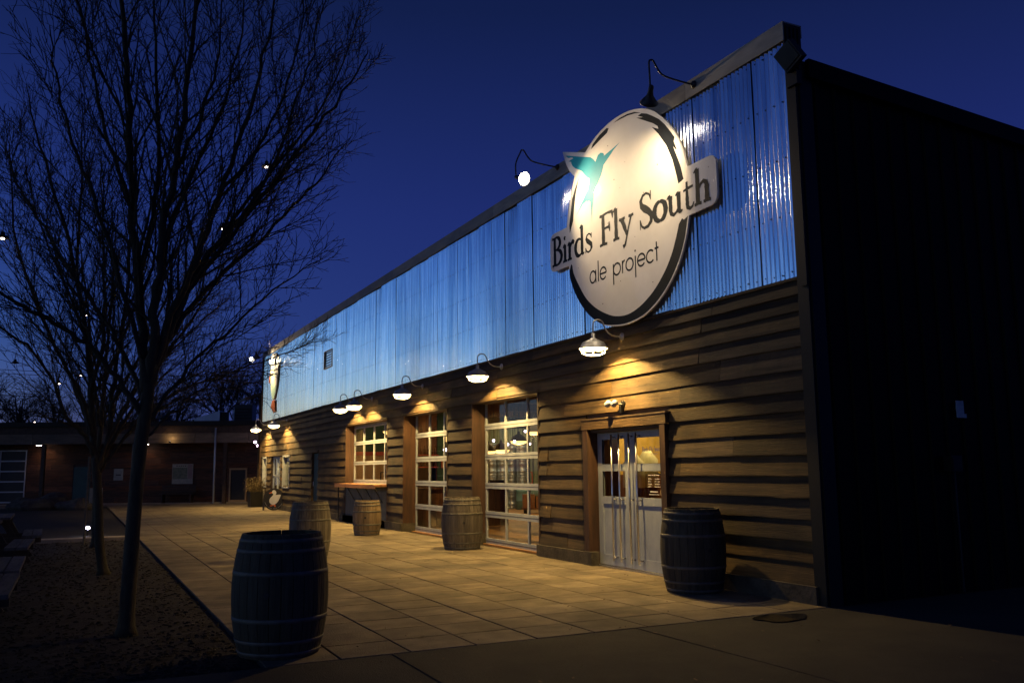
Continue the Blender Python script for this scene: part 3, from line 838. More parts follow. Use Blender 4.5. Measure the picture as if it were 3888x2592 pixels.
bird = [(-1.62, 6.57), (-1.34, 6.465), (-1.07, 6.365), (-.85, 6.285), (-.77, 6.23), (-.71, 6.165), (-.67, 6.21), (-.63, 6.25), (-.55, 6.26), (-.48, 6.23), (-.455, 6.20), (-.47, 6.18), (-.38, 6.19), (-.26, 6.205), (-.02, 6.24),
        (-.13, 6.205), (-.20, 6.18), (-.27, 6.14), (-.38, 6.09), (-.48, 6.04), (-.515, 5.97), (-.56, 5.90), (-.63, 5.83), (-.70, 5.76), (-.77, 5.68), (-.80, 5.58), (-.825, 5.45), (-.86, 5.24),
        (-.868, 5.44), (-.885, 5.57), (-.93, 5.60), (-.98, 5.605), (-1.01, 5.62), (-1.12, 5.595), (-1.34, 5.45), (-1.20, 5.585), (-1.10, 5.665), (-1.04, 5.72), (-.95, 5.79), (-.91, 5.87), (-.89, 5.95),
        (-.96, 5.99), (-1.04, 6.06), (-1.13, 6.15), (-1.19, 6.185), (-1.33, 6.26), (-1.41, 6.32), (-1.44, 6.365), (-1.455, 6.385), (-1.45, 6.405), (-1.54, 6.44), (-1.45, 6.445), (-1.38, 6.44), (-1.42, 6.475), (-1.54, 6.50), (-1.60, 6.54)]
plate(bird[::-1], 0, .0012, 'hummingbird', 'teal', sg)
outer = smooth_poly([(-1.58, 4.60), (-1.555, 4.47), (-1.42, 4.22), (-1.2, 3.96), (-.94, 3.75), (-.62, 3.595), (-.28, 3.53), (.04, 3.51), (.42, 3.555), (.75, 3.68), (1.06, 3.89), (1.30, 4.16), (1.44, 4.42), (1.50, 4.62)], 4)
inner = smooth_poly([(1.33, 4.64), (1.25, 4.46), (1.14, 4.26), (.96, 4.05), (.69, 3.84), (.36, 3.69), (.05, 3.63), (-.25, 3.655), (-.5, 3.73), (-.80, 3.87), (-1.08, 4.07), (-1.30, 4.33), (-1.44, 4.53), (-1.485, 4.68)], 4)
ring_low = outer + [(1.53, 4.70), (1.44, 4.67), (1.40, 4.70)] + inner + [(-1.52, 4.71)]
plate(ring_low[::-1], 0, .0010, 'brush_ring', 'navy', sg)
plate([(.56, 6.475), (.69, 6.42), (.81, 6.345), (.97, 6.235), (1.10, 6.11), (1.22, 5.965), (1.31, 5.85), (1.285, 5.80), (1.345, 5.665), (1.31, 5.685), (1.265, 5.745), (1.34, 5.58), (1.41, 5.42), (1.465, 5.22), (1.42, 5.205),
       (1.35, 5.19), (1.31, 5.34), (1.24, 5.56), (1.12, 5.80), (.95, 6.025), (.80, 6.18), (.95, 6.10), (.935, 6.145), (.83, 6.225), (.68, 6.31), (.43, 6.455), (.60, 6.40), (.47, 6.47)][::-1], 0, .0010, 'brush_ring', 'navy', sg)
plate([(-.17, 6.60), (.0, 6.615), (.20, 6.60), (.39, 6.56), (.55, 6.485), (.40, 6.535), (.2, 6.575), (0, 6.59)], 0, .0010, 'brush_ring', 'navy', sg)
plate([(-.83, 6.41), (-.78, 6.47), (-.58, 6.55), (-.36, 6.59), (-.31, 6.56), (-.36, 6.51), (-.54, 6.475)][::-1], 0, .0010, 'brush_ring', 'navy', sg)
plate([(-1.20, 6.09), (-1.25, 6.0), (-1.33, 5.83), (-1.39, 5.62), (-1.43, 5.40), (-1.545, 5.23), (-1.555, 5.36), (-1.50, 5.57), (-1.45, 5.77), (-1.35, 5.92)], 0, .0010, 'brush_ring', 'navy', sg)
put_text('Birds', serif_letter, -2.13, -.84, 4.785, .295, S3, .0010, sg, 'navy', rough=.10, halfw=1.15)
put_text('Fly', serif_letter, -.63, .27, 4.785, .295, S3, .0010, sg, 'navy', rough=.10, halfw=1.15)
put_text('South', serif_letter, .42, 2.02, 4.785, .295, S3, .0010, sg, 'navy', rough=.10, halfw=1.15)
put_text('ale', sans_letter, -.96, -.46, 4.265, .20, S3, .0010, sg, 'navy', halfw=1.2)
put_text('project', sans_letter, -.31, .86, 4.255, .19, S3, .0010, sg, 'navy', halfw=1.2)
# small specks and a seam on the sign face
b = MB()
for u, z in ((-.35, 6.3), (-.2, 5.72), (-.05, 5.55), (.85, 5.0), (.3, 4.72), (-.1, 4.15), (.7, 3.98), (-.6, 3.9), (1.2, 5.05), (1.98, 5.22), (1.9, 4.9), (-1.9, 5.25), (-2.1, 4.76), (.1, 5.9), (.55, 5.3), (-.4, 5.1), (-1.3, 4.6), (.9, 5.6)):
    r_ = random.uniform(.008, .016); base = len(b.v); n = 6
    for k in range(n): b.v.append(S3(u + r_ * math.cos(k * PI / 3), z + r_ * .6 * math.sin(k * PI / 3), .0006))
    b.f.append(tuple(base + k for k in range(n)))
b.build('dirt_specks', 'speck', sg)

# ============================================================ LAMPS
def barn_lamp():
    t = empty('wall_lamp', (0, 0, 0))
    # origin: wall plate centre at (0,0,0); lamp hangs toward -X
    rim = (-.497, 0, -.205)
    MB().lathe([(0, -.03), (.03, -.028), (.055, -.012), (.06, 0)], 20, (0, 0, 0), Matrix.Rotation(PI / 2, 3, 'Y')).build('wall_plate', 'galv', t, smooth=True)
    path = [(-.01, 0, 0), (-.10, 0, -.003), (-.18, 0, .008), (-.24, 0, .04), (-.285, 0, .095), (-.315, 0, .15)]
    for k in range(1, 11):
        a = PI * k / 11; path.append((-.405 + .09 * math.cos(a), 0, .15 + .075 * math.sin(a)))
    path += [(-.497, 0, .13), (-.497, 0, .03)]
    MB().tube(path, .011, 8).build('arm', 'galv', t, smooth=True)
    prof = [(.208, 0), (.212, .008), (.196, .020), (.165, .075), (.155, .092), (.125, .103), (.075, .128), (.040, .146), (.030, .165), (.029, .225), (.0, .232)]
    sh = MB().lathe(prof, 32, rim); sh.build('shade', 'galv', t, smooth=True)
    inn = [(.205, .003), (.162, .074), (.150, .090), (.118, .101), (.072, .126), (.034, .142), (0, .143)]
    MB().lathe(inn, 32, rim).build('shade_lining', 'shade_in', t, smooth=True)
    g = MB()
    for q in range(3):
        a = PI * q / 3; pts = []
        for k in range(13):
            th = PI * k / 12; r_ = .205 * math.cos(th); z = -.105 * math.sin(th) ** .9 if 0 < k < 12 else 0
            pts.append((rim[0] + r_ * math.cos(a), r_ * math.sin(a), rim[2] + z))
        g.tube(pts, .0035, 5)
    for rr_, zz in ((.205, 0), (.170, -.062), (.10, -.092)):
        g.tube([(rim[0] + rr_ * math.cos(2 * PI * k / 24), rr_ * math.sin(2 * PI * k / 24), rim[2] + zz) for k in range(25)], .0035, 5)
    g.build('cage', 'cage_glow', t, smooth=True)
    MB().sphere((rim[0], 0, rim[2] + .112), .034, 14, 10, (1, 1, .7)).build('bulb', 'lamp_hot', t, smooth=True)
    light('bulb_light', 'AREA', BARN_POWER, WARM, t, (rim[0], 0, rim[2] + .085), .07).data.shape = 'DISK'
    return t
lamp0 = barn_lamp()
lamps = [(10.72, 'galvanised barn lamp over the grey double doors, lit, nearest of the row'),
         (14.82, 'galvanised barn lamp above the widest roll-up door with kegs behind'),
         (19.05, 'galvanised barn lamp above the roll-up door with the green wall behind'),
         (22.93, 'right one of the two close barn lamps over the counter window'),
         (24.30, 'left one of the two close barn lamps over the counter window'),
         (33.60, 'barn lamp above the narrow windows, second from the far end'),
         (37.30, 'barn lamp sticking out at the far left end of the wooden wall')]
km = kidmap(lamp0)
for i, (y, lb_) in enumerate(lamps):
    o = lamp0 if i == 0 else copy_tree(lamp0, km)
    o.location = (7.098, y, 3.35)
    tag(o, lb_, 'wall lamp', 'barn lamps along the wooden wall')

def sign_lamp(name, y, zm, pts, head, aim, label, power, on=True):
    """pts: arm path in the plane of y; head: (x, dy, z) of the shade neck"""
    t = empty(name, (7.07, y, zm), 0, label, 'sign lamp', 'gooseneck sign lamps on the parapet')
    O3 = Vector((7.07, y, zm))
    MB().lathe([(0, -.04), (.03, -.035), (.05, -.012), (.055, 0)], 16, (0, 0, 0), Matrix.Rotation(PI / 2, 3, 'Y')).build('wall_plate', 'black_iron', t, smooth=True)
    P = [Vector(p) - O3 for p in pts]
    P2 = []
    for i in range(len(P) - 1):
        p0, p1, p2, p3 = P[max(i - 1, 0)], P[i], P[i + 1], P[min(i + 2, len(P) - 1)]
        for s in range(5):
            u = s / 5; P2.append(.5 * (2 * p1 + (-p0 + p2) * u + (2 * p0 - 5 * p1 + 4 * p2 - p3) * u * u + (-p0 + 3 * p1 - 3 * p2 + p3) * u ** 3))
    P2.append(P[-1])
    MB().tube(P2, .0125, 8).build('arm', 'black_iron', t, smooth=True)
    d = (Vector(aim) - Vector(head)).normalized()
    Q = d.to_track_quat('-Z', 'Y').to_matrix()
    c = Vector(head) - O3
    MB().lathe([(.118, -.14), (.122, -.132), (.085, -.085), (.045, -.03), (.034, .03), (.033, .09), (.015, .11), (0, .112)], 24, c, Q).build('shade', 'black_iron', t, smooth=True)
    MB().lathe([(.114, -.137), (.08, -.085), (.04, -.03), (0, -.02)], 24, c, Q).build('shade_lining', 'shade_in', t, smooth=True)
    if on:
        MB().lathe([(0, -.112), (.045, -.110), (.064, -.100), (.070, -.088)], 20, c, Q).build('bulb', 'sign_hot', t, smooth=True)
        light('bulb_light', 'SPOT', power, SIGNW, t, c + Q @ Vector((0, 0, -.125)), .06, d, R(100), .7)
    return t
def gn(x, zc, y, z0, zt):
    return [(7.07, y, z0), (6.85, y, z0 + .005), (6.60, y, z0 + .03), (6.52, y, z0 + .08), (6.47, y, zt - .06), (6.43, y, zt - .005), (6.39, y, zt - .005), (6.365, y, zt - .05), (x + .0, y, zt - .25), (x, y, zc)]
sign_lamp('sign_lamp', 8.81, 6.45, gn(6.37, 6.27, 8.81, 6.45, 6.66), (6.37, 8.81, 6.20), (6.95, 10.2, 4.85), 'black gooseneck lamp above the right shoulder of the big sign', SIGN_POWER * .62)
sign_lamp('sign_lamp', 12.50, 6.50, gn(6.28, 6.26, 12.50, 6.50, 6.70), (6.31, 12.44, 6.19), (7.0, 9.7, 4.95), 'gooseneck lamp with glaring lit face left of the big sign', SIGN_POWER * .9)
sign_lamp('sign_lamp', 36.11, 6.42, gn(6.34, 6.17, 36.11, 6.42, 6.70), (6.34, 36.11, 6.10), (7.0, 36.6, 4.6), 'small dark gooseneck lamp over the far bird-shaped sign', SIGN_POWER * .8)
sign_lamp('sign_lamp', 37.87, 6.43, gn(6.36, 6.19, 37.87, 6.43, 6.64), (6.40, 37.85, 6.14), (6.95, 35.2, 5.4), 'glaring gooseneck lamp at the far end of the parapet', SIGN_POWER * .8)

# motion floodlight above door
t = empty('security_light', (7.10, 10.74, 2.36), 0, 'small white two-headed security light above the double doors', 'security light')
MB().lathe([(0, -.03), (.05, -.028), (.055, 0)], 14, (0, 0, 0), Matrix.Rotation(PI / 2, 3, 'Y')).build('base', 'dark_metal', t)
MB().box(-.06, -.02, -.03, .03, -.12, -.01).build('sensor', 'dark_metal', t)
for dy, dx in ((.08, -.10), (.19, -.14)):
    h = MB().lathe([(0, .05), (.03, .045), (.042, .02), (.048, -.03), (.045, -.045), (0, -.045)], 14, (dx, dy, .02), Matrix.Rotation(R(60), 3, 'X')); h.build('head', 'white_frame', t, smooth=True)
MB().tube([(-.02, 0, 0), (-.08, .08, .01), (-.12, .19, .01)], .012, 6).build('arm', 'dark_metal', t)
# dark floodlight at the roof corner
t = empty('corner_floodlight', (7.0, 6.98, 5.85), 0, 'dark unlit box floodlight at the top corner of the building', 'floodlight')
Q = Matrix.Rotation(R(-24), 3, 'X') @ Matrix.Rotation(R(-20), 3, 'Y')
MB().obox((-.06, -.04, .14), .10, .26, .26, Q).build('housing', 'black_iron', t)
MB().obox((-.115, -.05, .13), .012, .22, .22, Q).build('lens', 'dark_metal', t)
MB().box(.02, .10, -.04, .12, -.16, .0).build('bracket', 'trim_metal', t)
# louvre high on the metal
lv = empty('louvre', (7.09 - BO.x, 27.72 - BO.y, 4.99)); lv.parent = bld
b = MB(); b.box(0, .05, -.52, -.46, -.29, .29); b.box(0, .05, .46, .52, -.29, .29); b.box(.001, .049, -.46, .46, -.29, -.25); b.box(.001, .049, -.46, .46, .25, .29); b.box(.045, .049, -.46, .46, -.25, .25)
b.build('louvre_frame', 'black_iron', lv)
for k in range(6):
    MB().obox((.02, 0, -.2 + k * .08), .045, .92, .006, Matrix.Rotation(R(35), 3, 'Y')).build('slat', 'dark_metal', lv)

# ---------- far left openings of the facade
gd = empty('green_door', (7.2 - BO.x, 29.2 - BO.y, 0)); gd.parent = bld
MB().box(-.02, .03, -.40, .40, .02, 2.02).build('door_panel', 'green_door', gd)
MB().tube([(-.05, .32, .95), (-.05, .32, 1.1)], .012, 6).build('handle', 'steel', gd)
bpart(MB().box(7.06, 7.14, 28.70, 29.70, 2.06, 2.12), 'header', 'dark_wood')
for y0, y1, z0, z1 in (OPEN[5], OPEN[7]):
    wn = empty('window', (7.2 - BO.x, (y0 + y1) / 2 - BO.y, z0)); wn.parent = bld
    h = z1 - z0; w2_ = (y1 - y0) / 2
    b = MB(); b.box(-.12, .06, w2_ - .06, w2_ - .004, 0, h - .004); b.box(-.12, .06, -w2_ + .004, -w2_ + .06, 0, h - .004); b.box(-.12, .06, -w2_ + .06, w2_ - .06, h - .07, h - .004); b.box(-.13, .06, -w2_ + .06, w2_ - .06, 0, .05)
    b.build('window_frame', 'white_frame', wn)
    MB().box(.0, .006, -w2_ + .06, w2_ - .06, .05, h - .07).build('pane', 'glass', wn)
    MB().box(-.02, -.012, -w2_ + .1, w2_ - .35, h - .24, h - .12).build('window_sign', 'paper', wn)
ed = empty('entry_door', (7.22 - BO.x, 35.62 - BO.y, 0)); ed.parent = bld
b = MB()
for y in (-.86, -.03, .80): b.box(-.03, .03, y, y + .07, .02, 2.02)
b.box(-.029, .029, -.79, .80, 1.94, 2.02); b.box(-.029, .029, -.79, .80, .02, .2); b.box(-.029, .029, -.79, .80, 1.22, 1.30)
b.build('door_frame', 'white_frame', ed)
MB().box(-.004, .004, -.79, -.03, .2, 1.94).build('pane', 'glass', ed); MB().box(-.004, .004, .04, .80, .2, 1.94).build('pane', 'glass', ed)
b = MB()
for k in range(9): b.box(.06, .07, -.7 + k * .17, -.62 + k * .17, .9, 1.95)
b.build('glow_strips', 'door_glow', ed)  # added glowing strips imitate the light and reflection in the door glass

# ============================================================ BARRELS
def barrel(loc, h, r_b, r_h, sm_, label, rz=0.0):
    t = empty('wine_barrel', (*loc, 0), rz, label, 'barrel', 'upright wine barrels on the paving')
    NS = 26
    def rad(z):
        u = (z / h - .5) * 2; return r_h + (r_b - r_h) * (1 - abs(u) ** 2.1)
    b = MB(); nz_ = 12; gap = .012
    a0, a1 = -PI / NS + gap / 2, PI / NS - gap / 2
    for j in range(nz_ + 1):
        z = h * j / nz_; r_ = rad(z)
        for a in (a0, 0, a1): b.v.append((r_ * math.cos(a) * (1 if a else 1.004), r_ * math.sin(a), z))
        for a in (a1, a0): b.v.append(((r_ - .026) * math.cos(a), (r_ - .026) * math.sin(a), z))
    for j in range(nz_):
        q = j * 5
        for k in range(5): b.f.append((q + k, q + (k + 1) % 5, q + 5 + (k + 1) % 5, q + 5 + k))
    b.f.append((4, 3, 2, 1, 0)); b.f.append(tuple(nz_ * 5 + k for k in range(5)))
    me = b.mesh('stave', sm_)
    for k in range(NS):
        link('stave', me, t, None, (0, 0, 2 * PI * k / NS))
    for zf in (.02, .115, .29, .665, .85, .935):
        hw = .034 if zf in (.29, .665) else .028
        z = zf * h
        MB().lathe([(rad(z) + .001, z), (rad(z) + .005, z + .002), (rad(z + hw) + .005, z + hw - .002), (rad(z + hw) + .001, z + hw)], 40).build('hoop', 'hoop', t, smooth=True)
    MB().lathe([(0, h - .045), (r_h - .02, h - .045), (r_h - .018, h - .06), (0, h - .06)], 32).build('barrel_head', sm_, t)
    MB().lathe([(rad(h * .5) * 0, 0)] + [(r_h - .03, .03), (r_h - .04, .04)], 16).build('bottom_head', sm_, t)
    MB().lathe([(0, .004), (.022, .003), (.026, -.004)], 12, (rad(h * .52) * math.cos(-2.1) * 1.002, rad(h * .52) * math.sin(-2.1) * 1.002, h * .52), Matrix.Rotation(-2.1, 3, 'Z') @ Matrix.Rotation(PI / 2, 3, 'Y')).build('bung', 'black_board', t)
    return t
barrel((1.565, 7.50), .95, .385, .315, 'stave_unlit', 'big dark wine barrel nearest the camera, at the corner of the paving', .05)
barrel((3.60, 15.02), .94, .345, .285, 'stave', 'grey wine barrel standing alone, half hidden behind the nearest one', .3)
barrel((6.02, 19.72), .77, .32, .275, 'stave_pale', 'smallest, honey-coloured wine barrel in front of the counter', .1)
barrel((6.50, 15.33), .94, .385, .322, 'stave', 'weathered wine barrel between the two tall roll-up doors', .22)
barrel((6.66, 8.67), .96, .385, .32, 'stave_unlit', 'dark wine barrel right of the double doors near the corner', .4)

# ============================================================ STUFF BY THE FAR END OF THE FACADE
t = empty('planter', (6.78, 37.9, 0), .1, 'square black planter with dry plants at the far end of the facade', 'planter')
b = MB(); b.add([(-.24, -.24, 0), (.24, -.24, 0), (.24, .24, 0), (-.24, .24, 0), (-.29, -.29, .62), (.29, -.29, .62), (.29, .29, .62), (-.29, .29, .62)], [(0, 3, 2, 1), (0, 1, 5, 4), (1, 2, 6, 5), (2, 3, 7, 6), (3, 0, 4, 7), (4, 5, 6, 7)]); b.build('pot', 'pot', t)
b = MB()
for k in range(260):
    a = random.uniform(0, 2 * PI); r_ = random.random() ** .5 * .26; x, y = r_ * math.cos(a), r_ * math.sin(a)
    hgt = random.uniform(.1, .62); lx, ly = x * 1.8 + random.uniform(-.1, .1), y * 1.8 + random.uniform(-.1, .1)
    b.tube([(x, y, .6), ((x + lx) / 2, (y + ly) / 2, .6 + hgt * .6), (lx, ly, .6 + hgt)], [.004, .003, .001], 3, False)
    c = Vector((lx, ly, .6 + hgt)); s = random.uniform(.02, .045); u = Vector((random.uniform(-1, 1), random.uniform(-1, 1), random.uniform(-1, 1))).normalized(); v = u.orthogonal().normalized()
    b.add([c - u * s, c + v * s * .5, c + u * s, c - v * s * .5], [(0, 1, 2, 3)])
b.build('foliage', 'dead_leaf', t)

t = empty('duck_sign', (6.80, 34.2, .41), R(-22), 'round black board with a white duck leaning by the far windows', 'sign')
def D3(u, z, d=0): return (u, -d, z)
disc = [(.40 * math.cos(2 * PI * k / 48), .41 * math.sin(2 * PI * k / 48)) for k in range(48)]
plate(disc, -.03, 0, 'board', 'black_board', t, conv=D3)
duck = smooth_poly([(-.02, .18), (-.06, .12), (-.15, .02), (-.16, -.10), (-.09, -.19), (.02, -.20), (.13, -.12), (.20, .0), (.25, .16), (.14, .165), (.06, .16), (.085, .22), (.07, .30), (.0, .34), (-.06, .31), (-.07, .24), (-.02, .18)], 3)[:-1]
plate(duck[::-1] if sum(duck[i][0] * duck[(i + 1) % len(duck)][1] - duck[(i + 1) % len(duck)][0] * duck[i][1] for i in range(len(duck))) < 0 else duck, .0, .002, 'duck', 'duck_white', t, conv=D3)
plate([(-.07, .28), (-.19, .23), (-.17, .21), (-.07, .23)], 0, .0015, 'beak', 'orange', t, conv=D3)
plate([(-.02, -.19), (-.16, -.24), (-.10, -.27), (.0, -.23), (.04, -.29), (.08, -.28), (.05, -.19)], 0, .0015, 'feet', 'orange', t, conv=D3)
b = MB()
for k in range(26):
    a = R(200 + k * 5.2)
    if k in (6, 12, 18): continue
    cx, cz = .345 * math.cos(a), .345 * math.sin(a); s = .014
    b.add([D3(cx - s * .4, cz - s, .0012), D3(cx + s * .4, cz - s, .0012), D3(cx + s * .5, cz + s * random.uniform(.3, 1), .0012), D3(cx - s * .5, cz + s, .0012)], [(0, 1, 2, 3)])
b.build('lettering', 'paper', t)
MB().box(-.42, -.36, .04, .10, -.41, .40).build('prop_board', 'old_wood', t)

# far bird-shaped sign on the metal
t = empty('bird_sign', (7.03, 36.0, 5.0), 0, 'tall cut-out bird sign with orange beak and feet on the far metal wall', 'sign')
def B3(u, z, d=0): return (-d, -u * .72, z)
body = smooth_poly([(-.55, 1.22), (-.85, 1.05), (-1.0, .6), (-.96, .1), (-.75, -.35), (-.45, -.62), (-.1, -.70), (.25, -.60), (.62, -.28), (.9, .15), (1.02, .62), (1.0, 1.0), (.6, .72), (.1, .62), (-.12, .82), (-.2, 1.12), (-.55, 1.22)], 3)[:-1]
def ccw(p):
    return p if sum(p[i][0] * p[(i + 1) % len(p)][1] - p[(i + 1) % len(p)][0] * p[i][1] for i in range(len(p))) > 0 else p[::-1]
plate(ccw(body), -.04, 0, 'body', 'cream', t, conv=B3)
plate(ccw([(-.75, -.35), (-.45, -.62), (-.1, -.70), (.25, -.60), (.62, -.28), (.75, -.1), (.2, -.2), (-.3, -.12)]), 0, .002, 'belly', 'pale_green', t, conv=B3)
plate(ccw([(-.98, .62), (-1.5, .15), (-1.4, .05), (-.98, .32)]), -.03, .0, 'beak', 'orange', t, conv=B3)
plate(ccw([(-.35, -.72), (-.75, -.95), (-.62, -1.0), (-.45, -.98), (-.3, -1.15), (-.1, -1.05), (.05, -1.25), (.2, -1.15), (.45, -1.25), (.3, -.72)]), -.03, 0, 'feet', 'orange', t, conv=B3)
plate(ccw([(-.1, 1.12), (.15, 1.2), (.5, 1.12), (.1, .86)]), -.03, .0, 'crest', 'navy', t, conv=B3)
plate(ccw([(-.75, -.95), (-.62, -1.0), (-.45, -.98), (-.6, -1.1)]), 0, .003, 'claws', 'navy', t, conv=B3)

# notice and meter box on the dark side wall
t = empty('notice_sheet', (9.33, 6.975, 2.09), 0, 'pale paper notice fixed to the dark side wall', 'notice')
MB().box(-.07, .06, -.008, 0, -.10, .10).build('sheet', 'paper', t); MB().box(-.07, .09, -.014, -.009, -.10, -.055).build('torn_corner', 'paper', t)
t = empty('meter_box', (9.08, 6.97, 1.46), 0, 'small dark meter box with conduit low on the side wall', 'meter box')
MB().box(-.09, .09, -.09, .02, -.09, .09).build('box', 'trim_metal', t); MB().tube([(.02, -.03, -.09), (.02, -.03, -1.44)], .014, 6).build('conduit', 'dark_metal', t)
MB().box(-.07, .07, -.097, -.09, -.07, .07).build('lid', 'trim_metal', t)

# ============================================================ INTERIOR (seen through the glazing)
def ipart(b, n, m): return bpart(b, n, m)
bpart(MB().box(7.32, 21.5, YN + .2, YF - .2, -.03, .004), 'interior_floor', 'int_floor')
bpart(MB().box(7.32, 21.5, YN + .2, YF - .2, 3.55, 3.62), 'ceiling', 'ceiling')
for k in range(9):
    y = 9.5 + k * 3.2
    bpart(MB().box(7.35, 21.4, y, y + .10, 3.30, 3.54), 'ceiling_beam', 'int_wood')
# cross wall at Y=28 : tan boards below, red rail, green above, shelves
for k in range(12):
    x = 7.33 + k * .30; bpart(MB().box(x, x + .294, 28.0, 28.04, .0, 1.97), 'wall_board', 'int_tan')
bpart(MB().box(7.33, 10.0, 27.96, 28.0, 1.93, 2.05), 'wall_rail', 'int_red')
bpart(MB().box(7.33, 9.95, 28.0, 28.05, 2.0, 3.54), 'green_wall', 'int_green')
bpart(MB().box(10.95, 12.3, 27.95, 28.05, .0, 3.54), 'green_wall', 'int_green')
for k in range(5):
    x = 9.96 + k * .20; bpart(MB().box(x, x + .193, 28.0, 28.05, 0, 3.54), 'wall_board', 'int_wood')
for k, z in enumerate((1.55, 1.95, 2.62)):
    t = empty('bottle_shelf', (10.45, 27.86, z), 0, ['lowest', 'middle', 'top'][k] + ' dark shelf of bottles on the inner wall behind the glazed door', 'shelf', 'bottle shelves inside')
    MB().box(-.45, .45, -.14, .13, -.03, 0).build('board', 'int_red', t)
    for q in range(7):
        if k == 2 and q % 2: continue
        bo = empty('bottle', (10.08 + q * .125, 27.84, z), 0, 'brown bottle %s on the %s inner shelf' % (['at the left end', 'second from the left', 'third from the left', 'in the middle', 'third from the right', 'second from the right', 'at the right end'][q], ['lowest', 'middle', 'top'][k]), 'bottle', 'bottles on the %s inner shelf' % ['lowest', 'middle', 'top'][k])
        MB().lathe([(0, 0), (.036, 0), (.038, .16), (.015, .22), (.014, .29), (0, .29)], 10).build('bottle_body', 'bottle_glass', bo, smooth=True)
# bar counter inside, dark vertical boards
t = empty('bar_counter', (10.2, 24.0, 0), 0, 'dark wooden bar counter inside behind the roll-up doors', 'bar counter')
for k in range(22):
    MB().box(-.02, .02, -3.0 + k * .2, -2.806 + k * .2, 0, .95).build('front_board', 'int_wood', t)
for k in range(13):
    MB().box(-2.6 + k * .2, -2.406 + k * .2, -3.03, -2.99, 0, .95).build('front_board', 'int_wood', t)
MB().box(-2.6, .12, -3.1, -2.5, .95, 1.0).build('top', 'int_wood', t)
MB().box(-.5, .12, -2.5, 1.5, .95, 1.0).build('side_top', 'int_wood', t)
# corrugated rear partition
b = MB(); seg = 240
for j, z in enumerate((0, 3.0)):
    for i in range(seg + 1): b.v.append((12.3 + 8.8 * i / seg, 30.6 + .03 * math.cos(i * 2 * PI / 6), z))
for i in range(seg): b.f.append((i, i + 1, i + seg + 2, i + seg + 1))
bpart(b, 'corrugated_partition', 'int_corr')
bpart(MB().box(12.3, 21.3, 30.55, 30.7, 3.0, 3.54), 'partition_head', 'ceiling')
# kegs
def keg():
    t = empty('keg', (0, 0, 0))
    MB().lathe([(0, .03), (.18, .03), (.20, 0), (.205, .01), (.20, .07), (.19, .09), (.20, .12), (.215, .19), (.20, .205), (.20, .38), (.215, .40), (.20, .46), (.19, .50), (.20, .52), (.205, .58), (.20, .59), (.18, .55), (0, .55)], 18).build('keg_shell', 'keg', t, smooth=True)
    MB().lathe([(0, .551), (.03, .551), (.03, .575), (0, .575)], 8).build('valve', 'steel', t)
    return t
k0 = keg(); km = kidmap(k0); first = True
names = ['left', 'second', 'third', 'right']
lev = ['bottom', 'second', 'third', 'top']
kk = 0
for c_, x in enumerate((13.75, 14.20, 14.60, 14.80)):
    for l_ in range(4):
        o = k0 if kk == 0 else copy_tree(k0, km)
        o.location = (x, 29.7 - (.0 if c_ < 3 else .46), l_ * .60)
        tag(o, 'steel keg in the %s stack inside the building, %s in the stack' % (names[c_], lev[l_] if l_ in (0, 3) else lev[l_] + ' from the floor'), 'keg', 'stacked kegs inside'); kk += 1
t = empty('blue_drum', (14.55, 28.7, 0), 0, 'light blue drum on the floor in front of the stacked kegs', 'drum')
MB().lathe([(0, 0), (.24, 0), (.25, .3), (.265, .31), (.25, .33), (.25, .62), (.265, .64), (.25, .66), (.24, .86), (0, .86)], 20).build('drum_body', 'blue_tote', t, smooth=True)
MB().lathe([(0, .862), (.235, .862), (.245, .885), (0, .885)], 20).build('drum_lid', 'keg', t)
t = empty('hand_truck', (15.28, 29.7, 0), R(-27), 'red hand truck leaning against the corrugated inner partition', 'hand truck')
for s in (-1, 1):
    MB().tube([(s * .16, .1, .12), (s * .16, .32, 1.32)], .017, 6).build('rail', 'red_paint', t)
    MB().lathe([(.05, -.03), (.13, -.03), (.14, 0), (.13, .03), (.05, .03)], 16, (s * .22, .15, .14), Matrix.Rotation(PI / 2, 3, 'Y')).build('wheel', 'rubber', t)
MB().tube([(-.16, .32, 1.32), (.16, .32, 1.32)], .017, 6).build('handle', 'red_paint', t)
for z in (.3, .6, .9): MB().tube([(-.16, .1 + (z - .12) * .183, z), (.16, .1 + (z - .12) * .183, z)], .012, 6).build('crossbar', 'red_paint', t)
MB().box(-.2, .2, -.14, .1, .02, .03).build('toe_plate', 'red_paint', t)
t = empty('box_cart', (13.55, 25.9, 0), R(-20), 'low cart of brown boxes inside behind the widest roll-up door', 'cart')
MB().box(-.4, .4, -.3, .3, .14, .19).build('deck', 'int_wood', t)
MB().box(-.36, -.02, -.26, .26, .19, .62).build('box', 'cardboard', t); MB().box(.02, .38, -.25, .25, .19, .56).build('box', 'cardboard', t)
MB().box(-.1, .25, -.2, .2, .63, .82).build('clear_tub', 'blue_tote', t)
for x in (-.3, .3):
    for y in (-.22, .22): MB().lathe([(0, -.02), (.07, -.02), (.07, .02), (0, .02)], 12, (x, y, .07), Matrix.Rotation(PI / 2, 3, 'Y')).build('caster', 'rubber', t)
